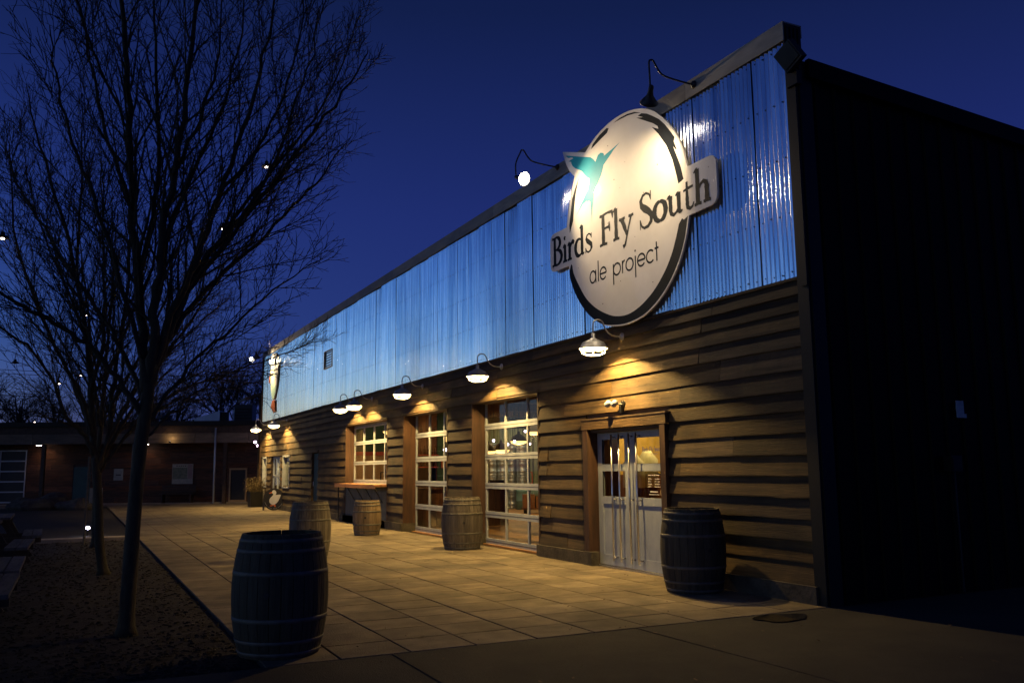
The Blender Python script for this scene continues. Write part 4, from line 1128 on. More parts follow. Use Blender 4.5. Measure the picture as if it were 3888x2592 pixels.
# a dark table with stools and a paper bag
for k, x in enumerate((9.60, 9.98)):
    tr = empty('black_box', (x, 21.3 - k * .12, 1.002), R(-25), ['left', 'right'][k] + ' black box standing on the inner bar counter', 'box', 'black boxes on the bar counter')
    MB().box(-.19, .19, -.12, .12, 0, .15).build('box_body', 'black_board', tr)
    MB().box(-.195, .195, -.125, .125, .15, .165).build('box_rim', 'rubber', tr)
tr = empty('paper_bag', (9.27, 21.35, 1.002), R(10), 'small brown paper bag with red top on the inner bar counter', 'bag')
MB().add([(-.08, -.05, 0), (.08, -.05, 0), (.08, .05, 0), (-.08, .05, 0), (-.07, -.03, .17), (.07, -.03, .17), (.07, .03, .17), (-.07, .03, .17)], [(0, 3, 2, 1), (4, 5, 6, 7), (0, 1, 5, 4), (1, 2, 6, 5), (2, 3, 7, 6), (3, 0, 4, 7)]).build('bag_body', 'cardboard', tr)
MB().sphere((0, 0, .19), .06, 8, 6, (1, .7, .6)).build('bag_top', 'orange', tr)
t = empty('black_chair', (8.97, 27.4, .75), 0, 'black metal chair back seen inside above the counter', 'chair')
for x in (-.17, .17): MB().tube([(x, 0, -.75), (x, 0, .63)], .018, 6).build('leg', 'black_iron', t)
MB().tube([(-.17, 0, .63), (.17, 0, .63)], .02, 6).build('top_rail', 'black_iron', t); MB().box(-.18, .18, -.36, .02, .06, .10).build('seat', 'black_board', t)
for x in (-.17, .17): MB().tube([(x, -.34, -.75), (x, -.34, .08)], .018, 6).build('leg', 'black_iron', t)
for k, (x, y, m) in enumerate(((7.62, 22.35, 'bottle_green'), (7.70, 22.15, 'bottle_green'), (7.64, 22.0, 'bottle_glass'))):
    bo = empty('bottle', (x, y, 1.09), 0, ['tall pale green bottle left on the inner sill at the counter window', 'yellow-green bottle in the middle on the counter window sill', 'brown bottle rightmost on the inner sill at the counter window'][k], 'bottle')
    MB().lathe([(0, 0), (.036, 0), (.038, .18), (.015, .26), (.014, .33), (0, .33)], 10).build('bottle_body', m, bo, smooth=True)
bpart(MB().box(7.42, 7.95, 21.5, 25.5, 1.03, 1.085), 'inner_sill', 'int_wood')
# brewhouse seen through the double doors: yellow lit wall, tanks
bpart(MB().box(13.3, 17.6, 22.0, 22.15, 1.25, 3.54), 'yellow_wall', 'int_yellow')
bpart(MB().box(13.3, 17.6, 22.0, 22.15, 0, 1.25), 'wood_wainscot', 'int_wood')
bpart(MB().box(10.9, 12.12, 18.6, 18.75, 0, 3.54), 'wood_wall', 'int_wood')
for k, (x, y, h, rd) in enumerate(((13.9, 20.6, 1.5, .30), (14.5, 20.8, 1.7, .30), (15.05, 20.6, 2.4, .10), (15.3, 20.6, 2.4, .10))):
    t = empty('tank', (x, y, .9 if k < 2 else .9), 0, ['squat pale tank left behind the door glass', 'taller tank right behind the door glass', 'left thin steel column behind the door glass', 'right thin steel column behind the door glass'][k], 'tank')
    MB().lathe([(0, 0), (rd, 0), (rd, h * .45), (rd * .55, h * .55), (rd * .4, h * .6), (0, h * .6)], 16).build('shell', 'keg' if k > 1 else 'cream', t, smooth=True)
    MB().box(-rd * .6, rd * .6, -rd * .6, rd * .6, -.9, 0).build('plinth', 'int_wood', t)
t = empty('dark_plant', (12.2, 16.6, .9), 0, 'dark potted plant silhouetted behind the right door glass', 'plant')
b = MB()
for k in range(60):
    a = random.uniform(0, 2 * PI); e = random.uniform(.2, 1.3); l = random.uniform(.25, .5)
    d = Vector((math.cos(a) * math.cos(e), math.sin(a) * math.cos(e), math.sin(e))); p = d * l; q = d.orthogonal().normalized() * .03
    b.add([(0, 0, .3), tuple(p * .5 + q + Vector((0, 0, .3))), tuple(p + Vector((0, 0, .25))), tuple(p * .5 - q + Vector((0, 0, .3)))], [(0, 1, 2, 3)])
b.build('leaves', 'green_door', t); MB().lathe([(0, -.9), (.22, -.9), (.22, 0), (.14, 0), (.18, .32), (0, .32)], 12).build('pot', 'black_board', t)

# pendants and bulbs inside
def pend(x, y, z, label):
    t = empty('pendant_lamp', (x, y, z), 0, label, 'pendant lamp', 'pendant lamps inside the bar')
    MB().lathe([(.26, 0), (.25, .02), (.20, .13), (.05, .22), (.03, .3), (0, .3)], 20).build('shade', 'black_iron', t, smooth=True)
    MB().lathe([(.255, -.005), (.22, -.06), (.12, -.10), (0, -.115)], 18).build('diffuser', 'pend_glow', t, smooth=True)
    MB().tube([(0, 0, .3), (0, 0, 3.5 - z)], .006, 4).build('cord', 'wire', t)
    light('pendant_light', 'POINT', 14, (1, .55, .2), t, (0, 0, -.2), .12)
pend(11.9, 23.7, 2.27, 'lit pendant lamp in the middle of the widest roll-up door')
pend(11.6, 24.3, 2.02, 'lower pendant lamp left of the middle one inside')
pend(11.1, 24.2, 1.98, 'leftmost low pendant lamp inside the widest roll-up door')
pend(13.2, 25.2, 2.62, 'high pendant lamp at the right inside the widest roll-up door')
pend(8.6, 25.8, 2.62, 'pendant lamp inside behind the counter window')
pend(12.6, 15.0, 2.75, 'pendant lamp inside behind the grey double doors')
BL = [(9.34, 20, 2.15, 'bare round bulb hanging leftmost inside the widest roll-up door'),
      (9.73, 20, 2.06, 'bare round bulb inside, just right of the first stile'),
      (10.23, 20, 2.39, 'highest bare round bulb inside the widest roll-up door'),
      (10.35, 20, 2.07, 'bare round bulb inside, lower right of the highest one'),
      (10.62, 20, 2.26, 'rightmost bare round bulb inside the widest roll-up door'),
      (10.02, 20.2, 2.14, 'bare round bulb hanging before the lit pendant lamp'),
      (8.68, 21.6, 1.96, 'bright round bulb seen in the roll-up door with the green wall')]
for x, y, z, lb_ in BL:
    t = empty('globe_bulb', (x, y, z), 0, lb_, 'light bulb', 'bare bulbs hanging inside')
    MB().sphere((0, 0, 0), .030 if x > 8.9 else .050, 12, 8).build('globe', 'bulb_hot', t, smooth=True)
    MB().tube([(0, 0, .04), (0, 0, 3.54 - z)], .004, 4).build('cord', 'wire', t)
t = empty('wall_lantern', (11.2, 27.6, 2.45), 0, 'small orange lantern high on the inner green wall', 'lantern')
MB().lathe([(0, -.1), (.09, -.08), (.10, .06), (.04, .12), (0, .12)], 10).build('glow', 'pend_glow', t, smooth=True); MB().tube([(0, 0, .12), (0, 0, 1.08)], .005, 4).build('cord', 'wire', t)
t = empty('picture_frame', (11.2, 27.93, 1.66), 0, 'small framed picture on the inner green wall', 'picture')
MB().box(-.12, .12, -.02, 0, -.16, .16).build('frame', 'int_red', t); MB().box(-.09, .09, -.026, -.02, -.13, .13).build('print', 'int_tan', t)
light('room_light', 'AREA', 60, (1, .62, .25), bld, (13.2 - 7.3, 25.5 - 7, 3.2), 2.5)
light('room_light', 'AREA', 80, (1, .66, .22), bld, (14.8 - 7.3, 20.4 - 7, 3.2), 1.6)
light('room_light', 'AREA', 20, (1, .62, .28), bld, (8.7 - 7.3, 26.6 - 7, 3.3), 1.2)
light('room_light', 'AREA', 22, (1, .60, .25), bld, (10.6 - 7.3, 26.4 - 7, 3.3), 1.2)
light('room_light', 'AREA', 42, (1, .85, .5), bld, (14.9 - 7.3, 28.6 - 7, 3.3), 1.6)
light('room_light', 'AREA', 40, (1, .7, .4), bld, (8.6 - 7.3, 35.5 - 7, 3.0), 1.0)

# writing on the glass of the right leaf
def G3(u, z, d=0): return (-.001 - d + .018, .5 - u + 0, z)
gl = lf2
def G4(u, z, d=0): return (.0175 - d, 10.30 - 9.81 - u, z)
put_text('Birds Fly South', serif_letter, -.22, .245, 1.675, .038, G4, 0, gl, 'print_white', name='lettering', halfw=1.1)
put_text('ale project', sans_letter, -.02, .15, 1.625, .020, G4, 0, gl, 'print_white', name='lettering', halfw=1.2)
b = MB()
def ticks(u0, u1, z, h):
    u = u0
    while u < u1:
        w_ = random.uniform(.006, .012); b.add([G4(u, z, .001), G4(u + w_, z, .001), G4(u + w_ * .8, z + h, .001), G4(u + w_ * .1, z + h, .001)], [(0, 1, 2, 3)]); u += w_ + random.uniform(.002, .005)
for u0, u1 in ((-.09, -.01), (.0, .075), (.09, .165)): ticks(u0, u1, 1.335, .014)
for k in range(4):
    z = 1.285 - k * .036; ticks(-.10, -.01 - .02 * (k % 2), z, .012); ticks(.06, .115, z, .012); ticks(.125, .18, z, .012)
ticks(-.06, .13, 1.105, .018); ticks(-.08, .15, 1.07, .010)
b.build('lettering', 'print_white', gl)
b = MB(); base = 0
b.lathe([(0, 0), (.026, 0)], 14, (0, 0, 0), Matrix.Rotation(PI / 2, 3, 'Y')); b.v = [(.0165, y + .49 - .205, z * 1.7 + 1.10) for x, y, z in b.v]
b.build('round_sticker', 'tan_frame', gl)

# ============================================================ BUILDING AT THE FAR LEFT
P0 = Vector((7.3, 44.0)); P1 = Vector((-6.0, 50.0)); dL = (P1 - P0).normalized(); angL = math.atan2(-dL.y, -dL.x)
# local frame: origin at (x,y)=P0; local -x runs left along the wall, local -y faces the camera
lb0 = empty('neighbour_building', (P0.x, P0.y, 0), angL, 'low dark building with a lit plank wall closing the yard at the left', 'building')
def lx(X):      # local x of wall point at world X
    return (X - P0.x) / abs(dL.x)
def lbp(b, n, m, smooth=False): return b.build(n, m, lb0, smooth=smooth)
x = lx(7.2)
for r_ in range(11):
    z = .05 + r_ * .26; x = 3.0 + random.uniform(-1, 0)
    while x > -17:
        l = random.uniform(2.2, 4.2); xa = x - l
        # leave openings for the glazed door, green door and end door
        for a, b_ in [(xa, x)]:
            segs = [(a, b_)]
            for (p, q, zt) in ((lx(-6.2), lx(-2.05), 2.55), (lx(-.05), lx(.70), 1.75), (lx(6.68), lx(7.45), 1.62)):
                if z + .13 < zt:
                    ns = []
                    for s, e in segs:
                        if q <= s or p >= e: ns.append((s, e)); continue
                        if s < p: ns.append((s, p))
                        if e > q: ns.append((q, e))
                    segs = ns
            for s, e in segs:
                if e - s > .05: lbp(MB().box(s + .004, e - .004, -.025 + random.uniform(-.004, .004), .02, z + .004, z + .255), 'plank', 'plank_red')
        x = xa
lbp(MB().box(-17, 3, .03, .3, 0, 3.9), 'wall', 'dark_wood')
lbp(MB().box(-17, 3.2, -1.25, .6, 3.72, 3.80), 'roof', 'roof')
lbp(MB().box(-17, 3.2, -1.32, -1.25, 3.60, 3.82), 'gutter', 'trim_metal')
for k in range(8):
    lbp(MB().box(-17 + k * 2.5, -14.52 + k * 2.5, -1.20, -1.15, 2.80, 3.26), 'fascia_board', 'fascia')
lbp(MB().box(-17, 3, -1.20, -1.16, 3.27, 3.60), 'upper_band', 'dark_wood')
for X in (6.75, -.9): lbp(MB().box(lx(X) - .08, lx(X) + .08, -1.15, -.99, 0, 2.8), 'post', 'dark_wood')
lbp(MB().tube([(lx(6.35), -1.24, 3.5), (lx(6.35), -1.24, .0)], .045, 8), 'downpipe', 'pale_metal', True)
lbp(MB().box(-17, 3, -.9, -.001, .0, .03), 'step', 'concrete')
g = empty('glazed_door', (lx(-2.1), -.02, .12)); g.parent = lb0
W_, H_ = 3.6, 2.42
b = MB()
MB().box(-W_, 0, .02, .03, 0, H_).build('pane', 'black_board', g)
for k in range(6):
    z = H_ * k / 5; MB().box(-W_, 0, -.02, .02, z - .03, z + .03).build('rail', 'white_frame', g)
for k in range(4):
    xk = -W_ * k / 3.0; MB().box(xk - .025, xk + .025, -.025, .018, -.03, H_ + .03).build('stile', 'white_frame', g)
g = empty('green_door', (lx(.32), 0, 0)); g.parent = lb0
MB().box(-.40, .40, -.01, .025, .03, 1.74).build('door_panel', 'green_door', g)
g = empty('end_door', (lx(7.06), -.02, 0)); g.parent = lb0
b = MB(); b.box(-.42, -.35, -.04, .04, .03, 1.62); b.box(.35, .42, -.04, .04, .03, 1.62); b.box(-.35, .35, -.039, .039, 1.54, 1.62); b.box(-.35, .35, -.039, .039, .03, .12)
b.build('door_frame', 'tan_frame', g); MB().box(-.35, .35, .0, .01, .12, 1.54).build('door_glass', 'black_board', g)
# soffit lights of this building
def soffit(X, label, p, ly=-.55):
    wp = lb0.matrix_world if False else None
    x_ = P0.x + lx(X) * math.cos(angL) - ly * math.sin(angL); y_ = P0.y + lx(X) * math.sin(angL) + ly * math.cos(angL)
    t = empty('soffit_light', (x_, y_, 2.78), angL, label, 'light fixture', 'soffit lights of the far building')
    MB().box(-.24, .24, -.05, .05, 0, .06).build('housing', 'dark_metal', t); MB().box(-.22, .22, -.04, .04, -.02, 0).build('diffuser', 'string_hot', t)
    light('soffit_lamp', 'SPOT', p, (1, .50, .20), t, (0, 0, -.05), .08, (0, .35, -1), R(130), .8)
soffit(-1.25, 'short lit tube under the far eave left of the trees', 16)
soffit(3.1, 'lit fixture under the far eave hidden behind the trunks', 6)
t = empty('eave_uplight', (4.0, 44.6, 3.0), 0, 'small lamp washing the fascia of the far building', 'light fixture')
MB().lathe([(0, -.05), (.05, -.05), (.05, .04), (0, .04)], 10).build('housing', 'dark_metal', t); MB().lathe([(0, .041), (.04, .041)], 10).build('lens', 'string_hot', t)
t.location = (3.9, 44.0, 2.86)
light('fascia_lamp', 'POINT', 5, (1, .62, .25), t, (0, -.05, .12), .05)
# cluster of three bulbs by the building gap
for k, (px, pz) in enumerate(((7.70, 2.78), (7.83, 2.62), (7.93, 2.55))):
    t = empty('cluster_bulb', (px - .35, 41.6, pz), 0, ['upper', 'middle', 'lower'][k] + ' bulb of the pink-white cluster between the two buildings', 'light bulb', 'three bulbs between the buildings')
    MB().sphere((0, 0, 0), .055, 10, 8).build('globe', 'bulb_hot', t, smooth=True)
    MB().tube([(0, 0, .05), (.0, 0, .55)], .006, 4).build('cord', 'wire', t)
# notice boards
def onwall(X, z, y=-.03):
    x_ = P0.x + lx(X) * math.cos(angL) - y * math.sin(angL); y_ = P0.y + lx(X) * math.sin(angL) + y * math.cos(angL); return (x_, y_, z)
t = empty('map_board', onwall(4.66, 1.37), angL, 'pale square map board on the far building wall', 'notice board')
MB().box(-.49, .49, -.03, 0, -.47, .47).build('board', 'poster', t)
MB().box(-.47, .22, -.034, -.031, -.24, .30).build('map_print', 'poster_art', t); MB().box(.24, .46, -.034, -.031, -.24, .44).build('legend_print', 'poster_pink', t)
for k in range(5): MB().box(-.30 + k * .1, -.24 + k * .1, -.037, -.035, .36, .40).build('heading_mark', 'black_board', t)
t = empty('wall_poster', onwall(1.9, 1.38), angL, 'small pale poster on the far wall behind the tree trunks', 'poster')
MB().box(-.22, .22, -.02, 0, -.28, .28).build('sheet', 'poster', t); MB().box(-.12, .12, -.024, -.021, -.05, .0).build('print', 'black_board', t)
t = empty('yard_sign', (.62, 30.0, 0), 0, 'small pale sign on a short stake beside the tree trunks', 'sign')
MB().box(-.18, .18, -.01, .01, .55, 1.0).build('sheet', 'poster', t); MB().box(-.02, .02, .01, .04, 0, .9).build('stake', 'dark_wood', t)
MB().box(-.05, .05, -.014, -.011, .7, .84).build('print', 'black_board', t)
# long bench at the far wall
t = empty('wall_bench', onwall(4.6, 0, -.45), angL, 'long dark bench against the far wall below the map board', 'bench')
for x in (-.7, .62): MB().box(x, x + .07, -.2, .2, .0, .42).build('leg', 'dark_wood', t)
MB().box(-.8, .8, -.22, .2, .42, .46).build('seat', 'dark_wood', t)
for k in range(3): MB().box(-.8, .8, .20, .23, .50 + k * .12, .59 + k * .12).build('back_slat', 'dark_wood', t)
# rooftop units
t = empty('rooftop_duct', (5.8, 46.6, 3.82), angL, 'pale blue slanted metal duct on the far roof', 'duct')
MB().add([(-.9, -.3, 0), (.75, -.3, 0), (.75, .4, 0), (-.9, .4, 0), (-.62, -.3, .22), (.75, -.3, .66), (.75, .4, .66), (-.62, .4, .22)],
         [(0, 3, 2, 1), (4, 5, 6, 7), (0, 1, 5, 4), (1, 2, 6, 5), (2, 3, 7, 6), (3, 0, 4, 7)]).build('duct_body', 'pale_metal', t)
MB().box(-.58, -.5, -.31, -.30, .02, .22).build('seam', 'dark_metal', t); MB().box(.75, 1.05, -.2, .3, 0, .6).build('end_box', 'trim_metal', t)
t = empty('rooftop_unit', (7.55, 46.4, 3.82), angL, 'boxy dark air unit with pale edge on the far roof', 'air unit')
MB().box(-.35, .55, -.3, .5, 0, 1.0).build('cabinet', 'dark_metal', t); MB().box(-.42, -.35, -.3, .5, 0, .75).build('side_panel', 'pale_metal', t)
for k in range(5): MB().box(-.3, .5, -.315, -.30, .12 + k * .15, .2 + k * .15).build('grille', 'trim_metal', t)
t = empty('roof_fan', (3.9, 47.2, 3.82), angL, 'small dark roof fan left of the pale duct', 'roof fan')
MB().lathe([(0, .5), (.3, .46), (.34, .3), (.2, .25), (.2, 0)], 14).build('cowl', 'dark_metal', t); MB().box(-.25, .25, -.25, .25, 0, .1).build('curb', 'dark_metal', t)
# dark lean-to roof behind the brewery end
t = empty('rear_canopy', (7.25, 41.5, 0), 0, 'dark pitched canopy sticking out behind the far end of the brewery', 'canopy')
MB().add([(-.55, -.8, 4.75), (1.5, -.8, 5.5), (1.5, 1.2, 5.5), (-.55, 1.2, 4.75), (-.55, -.8, 4.63), (1.5, -.8, 5.38), (1.5, 1.2, 5.38), (-.55, 1.2, 4.63)],
         [(0, 1, 2, 3), (7, 6, 5, 4), (0, 4, 5, 1), (2, 6, 7, 3), (0, 3, 7, 4), (1, 5, 6, 2)]).build('canopy_roof', 'roof', t)
MB().box(.1, .2, -.7, -.6, 0, 4.85).build('post', 'dark_wood', t); MB().box(.9, 1.5, -.7, 1.1, 0, 5.1).build('back_wall', 'dark_wood', t)

# ============================================================ BOULDERS, PICNIC TABLES
for k, (x, y, s, lb_) in enumerate(((-1.35, 41.0, .62, 'leftmost dark boulder at the far edge of the lawn'), (-.75, 41.6, .70, 'tallest dark boulder in the row before the far wall'),
                                    (-.15, 40.6, .42, 'small low boulder in the middle of the row'), (.25, 40.2, .50, 'rightmost boulder beside the tree trunks'), (-1.9, 42.2, .5, 'boulder nearest the far glazed door'))):
    b = MB().sphere((0, 0, 0), s, 14, 9, (1.15, .8, .62)); rs = random.Random(k)
    ph = [rs.uniform(0, 6) for _ in range(6)]
    b.v = [tuple(c * (1 + .13 * math.sin(3.1 * v[0] / s + ph[0]) + .11 * math.sin(4.3 * v[1] / s + ph[1]) + .09 * math.sin(5.0 * v[2] / s + ph[2])) for c in v) for v in b.v]
    o = b.build('boulder', 'boulder', None, (x, y, s * .3)); tag(o, lb_, 'boulder', 'boulders at the edge of the lawn')
def picnic():
    t = empty('picnic_table', (0, 0, 0))
    L_ = 1.84
    for k in range(5): MB().box(-.36 + k * .146, -.222 + k * .146, -L_ / 2, L_ / 2, .725, .765).build('top_board', 'old_wood', t)
    for s in (-1, 1):
        for q in (0, 1):
            xa = s * .68 + (q - .5) * .15; MB().box(xa - .069, xa + .069, -L_ / 2, L_ / 2, .425, .465).build('seat_board', 'old_wood', t)
    for y in (-.62, .62):
        MB().box(-.82, .82, y - .02, y + .02, .33, .425).build('cross_beam', 'dark_wood', t)
        MB().box(-.35, .35, y - .02, y + .02, .64, .724).build('top_beam', 'dark_wood', t)
        for s in (-1, 1): MB().obox((s * .44, y + .04, .36), .09, .04, .84, Matrix.Rotation(s * -.52, 3, 'Y')).build('leg', 'dark_wood', t)
    return t
p0 = picnic(); km = kidmap(p0)
for i, (x, y, rz, lb_) in enumerate(((-1.27, 9.65, .0, 'nearest weathered picnic table at the left edge of the picture'), (-1.30, 11.75, .01, 'second weathered picnic table from the camera at the left edge'),
                                      (-1.34, 15.1, -.015, 'third picnic table from the camera, level with the second tree'), (-1.28, 17.7, .02, 'farthest picnic table, before the pale kerb'))):
    o = p0 if i == 0 else copy_tree(p0, km)
    o.location = (x, y, -.02); o.rotation_euler = (0, 0, rz); tag(o, lb_, 'picnic table', 'picnic tables on the planting bed')

# ============================================================ TREES
def wander(p, d, length, n, up_, jit, rnd):
    pts = [Vector(p)]; d = Vector(d).normalized()
    for i in range(n):
        d = (d + Vector((rnd.gauss(0, jit), rnd.gauss(0, jit), rnd.gauss(0, jit) + up_))).normalized()
        pts.append(pts[-1] + d * (length / n))
    return pts, d
class Tree:
    def __init__(s, seed, dens=1.0, sides=3):
        s.r = random.Random(seed); s.tw = MB(); s.dens = dens; s.sides = sides; s.count = 0
    def twigs(s, pts, r0, r1, level, spread, lmul=1.0, start=.12):
        """side shoots along a branch polyline"""
        rnd = s.r; cum = [0]
        for a, b in zip(pts[:-1], pts[1:]): cum.append(cum[-1] + (Vector(b) - Vector(a)).length)
        tot = cum[-1]
        step = {1: .125, 2: .075, 3: .08}[level] / s.dens
        t = tot * start
        side = rnd.uniform(0, 6.28)
        while t < tot * .98:
            i = max(k for k in range(len(cum) - 1) if cum[k] <= t)
            f = (t - cum[i]) / max(cum[i + 1] - cum[i], 1e-6)
            a, b = Vector(pts[i]), Vector(pts[i + 1]); p = a.lerp(b, f); d = (b - a).normalized()
            u = d.orthogonal().normalized(); side += 2.4 + rnd.uniform(-.6, .6)
            v = Matrix.Rotation(side, 3, d) @ u
            ang = rnd.uniform(*{1: (.30, .62), 2: (.34, .74), 3: (.4, .9)}[level]) * spread
            nd = d * math.cos(ang) + v * math.sin(ang)
            frac = 1 - t / tot
            if level == 1: L_ = (.45 + 1.25 * frac ** .6) * rnd.uniform(.6, 1.15) * lmul; n = 6; rs_ = max(.0035, (r0 + (r1 - r0) * t / tot) * .45)
            elif level == 2: L_ = (.16 + .42 * frac) * rnd.uniform(.5, 1.2) * lmul; n = 4; rs_ = .0042
            else: L_ = rnd.uniform(.06, .2) * lmul; n = 2; rs_ = .0028
            q, _ = wander(p, nd, L_, n, .055 if level < 3 else .03, .085 if level == 1 else .13, rnd)
            re = .0026 if level < 3 else .0019
            s.tw.tube(q, [rs_ + (re - rs_) * k / n for k in range(n + 1)], s.sides if level > 1 else 4, False)
            s.count += 1
            if level == 1: s.twigs(q, rs_, re, 2, 1.0, lmul)
            elif level == 2 and L_ > .2: s.twigs(q, rs_, re, 3, 1.0, lmul, .25)
            t += step * rnd.uniform(.6, 1.5)
def make_tree(name, base, trunk, limbs, label, seed, dens=1.0, mat_='bark', lmul=1.0, group=None):
    t = empty(name, (base[0], base[1], base[2]), 0, label, 'tree', group)
    O3 = Vector(base)
    def loc(pts): return [Vector(p) - O3 for p in pts]
    def cr(P, n=4):
        out = []
        for i in range(len(P) - 1):
            p0, p1, p2, p3 = P[max(i - 1, 0)], P[i], P[i + 1], P[min(i + 2, len(P) - 1)]
            for s in range(n):
                u = s / n; out.append(.5 * (2 * p1 + (-p0 + p2) * u + (2 * p0 - 5 * p1 + 4 * p2 - p3) * u * u + (-p0 + 3 * p1 - 3 * p2 + p3) * u ** 3))
        out.append(P[-1]); return out
    pts, ra, rb_ = trunk
    P = cr(loc(pts)); n = len(P)
    rad = [ra + (rb_ - ra) * (k / (n - 1)) ** .7 for k in range(n)]; rad[0] *= 1.5; rad[1] *= 1.12
    MB().tube(P, rad, 12).build('trunk', mat_, t, smooth=True)
    T = Tree(seed, dens)
    for pts, ra, rb_, sp in limbs:
        P = cr(loc(pts)); n = len(P)
        rnd = T.r
        P = [P[0]] + [p + Vector((rnd.gauss(0, .012), rnd.gauss(0, .012), rnd.gauss(0, .012))) for p in P[1:]]
        rad = [1.2 * (rb_ + (ra - rb_) * (1 - k / (n - 1)) ** .8) for k in range(n)]
        MB().tube(P, rad, 8).build('limb', mat_, t, smooth=True)
        T.twigs(P, ra, rb_, 1, sp, lmul)
    o = T.tw.build('twigs', mat_, t); o['kind'] = 'stuff'
    return T.count

def px(x, y, Y):
    """world point on the vertical plane Y seen at full-view coordinates (x, y) of a 2352-px-wide print; used to lay out limbs"""
    X_, Y_ = x * 1.65306, y * 1.65306
    d = fw + rr * ((X_ - 1944) / 3337.65) + uu * ((1296 - Y_) / 3337.65)
    k = Y / d.y
    return Vector((d.x * k, Y, 1.45 + d.z * k))
def limb(pts, Y0, Y1, ra, rb_, sp=1.0):
    n = len(pts)
    return ([px(x, y, Y0 + (Y1 - Y0) * (i / (n - 1)) ** 1.2) for i, (x, y) in enumerate(pts)], ra, rb_, sp)
Y = 9.1
tr1 = ([Vector((.50, 9.08, -.03)), px(297, 1330, Y), px(308, 1180, Y), px(322, 1030, Y), px(336, 930, Y), px(341, 880, Y)], .072, .058)
limbs1 = [
 limb([(338, 905), (330, 800), (318, 640), (303, 480), (298, 300), (285, 100), (272, -120), (262, -330)], Y, 9.5, .045, .008),
 limb([(341, 890), (352, 800), (358, 690), (372, 560), (398, 400), (430, 220), (458, -20), (470, -260)], Y, 8.6, .043, .008),
 limb([(341, 895), (378, 790), (420, 690), (470, 600), (535, 520), (625, 425), (722, 300), (805, 185), (850, 110)], Y, 9.6, .036, .004),
 limb([(348, 860), (398, 720), (450, 600), (500, 450), (560, 300), (605, 130), (640, -60)], Y, 8.4, .034, .005),
 limb([(330, 960), (270, 870), (200, 790), (125, 742), (55, 705), (-30, 655), (-120, 610)], Y, 8.7, .024, .006, .8),
 limb([(333, 925), (285, 815), (220, 705), (155, 610), (85, 500), (40, 420), (10, 330)], Y, 10.4, .022, .004),
 limb([(330, 820), (292, 700), (250, 560), (200, 420), (158, 300), (128, 170), (112, 60)], Y, 8.5, .022, .004),
 limb([(338, 970), (400, 885), (470, 805), (560, 730), (650, 650), (735, 595)], Y, 9.9, .019, .003, .85),
 limb([(345, 850), (420, 735), (500, 640), (590, 555), (670, 475), (745, 400), (790, 330)], Y, 10.4, .026, .004),
 limb([(360, 690), (385, 560), (425, 430), (500, 280), (545, 120), (570, -60)], Y, 10.3, .026, .004),
 limb([(318, 640), (350, 500), (365, 350), (360, 180), (352, 0), (350, -200)], Y + .1, 9.9, .024, .004),
 limb([(303, 480), (260, 360), (225, 230), (200, 90), (185, -60)], 9.2, 9.9, .02, .003),
 limb([(430, 670), (520, 560), (600, 430), (660, 300), (705, 160), (735, 20)], 9.2, 8.3, .022, .003),
 limb([(398, 400), (450, 300), (490, 180), (510, 50), (520, -120)], 8.8, 9.8, .018, .003),
 limb([(500, 450), (590, 340), (650, 220), (690, 80), (700, -60)], 8.7, 9.6, .016, .003),
 limb([(298, 300), (245, 190), (200, 90), (172, -20), (158, -120)], 9.4, 8.6, .014, .003),
 limb([(341, 1000), (395, 950), (440, 905), (500, 870), (560, 850)], Y, 9.7, .012, .003, .8),
 limb([(470, 600), (560, 470), (650, 360), (740, 250), (800, 110), (830, 20)], 9.2, 10.2, .018, .003),
]
n1 = make_tree('bare_tree', (.50, 9.08, 0), tr1, limbs1, 'nearest bare tree, tall dark fan of branches against the sky', 11, .86, lmul=.88, group='bare trees in a row beside the paving')
Y = 14.55
tr2 = ([Vector((.46, 14.55, -.03)), px(228, 1240, Y), px(226, 1160, Y), px(222, 1090, Y), px(219, 1050, Y)], .070, .058)
limbs2 = [
 limb([(219, 1060), (213, 1000), (210, 900), (200, 780), (175, 640), (140, 480), (90, 330), (60, 200)], Y, 15.2, .045, .006),
 limb([(218, 1055), (205, 1020), (180, 985), (155, 962), (125, 885), (75, 805), (10, 760), (-60, 720)], Y, 13.9, .030, .006, .85),
 limb([(222, 1080), (245, 1030), (255, 930), (270, 820), (290, 680), (300, 520), (310, 350)], Y, 15.0, .040, .006),
 limb([(230, 1085), (290, 1000), (345, 940), (420, 895), (545, 850), (650, 815), (730, 778)], Y, 15.6, .022, .004, .75),
 limb([(213, 1000), (180, 900), (130, 800), (80, 690), (40, 560), (25, 420), (20, 330)], Y, 14.0, .026, .004),
 limb([(210, 900), (235, 780), (240, 640), (235, 500), (230, 350)], Y, 14.2, .028, .004),
 limb([(245, 1030), (310, 930), (380, 820), (450, 720), (510, 620), (560, 520)], Y, 14.9, .024, .004),
 limb([(200, 780), (150, 660), (110, 560), (70, 430), (50, 330)], 14.8, 13.7, .018, .003),
 limb([(175, 640), (185, 500), (190, 350), (185, 200)], 14.9, 15.6, .02, .003),
 limb([(222, 1080), (275, 960), (330, 860), (400, 750), (440, 650), (470, 560)], Y, 13.6, .022, .003),
 limb([(255, 930), (330, 800), (380, 680), (410, 560), (430, 430)], 14.6, 15.4, .02, .003),
]
n2 = make_tree('bare_tree', (.46, 14.55, 0), tr2, limbs2, 'second bare tree, low-forked pale trunk lit from one side', 23, .9, group='bare trees in a row beside the paving')
Y = 20.1
tr3 = ([Vector((.45, 20.1, -.03)), px(219, 1200, Y), px(221, 1120, Y), px(224, 1060, Y)], .075, .06)
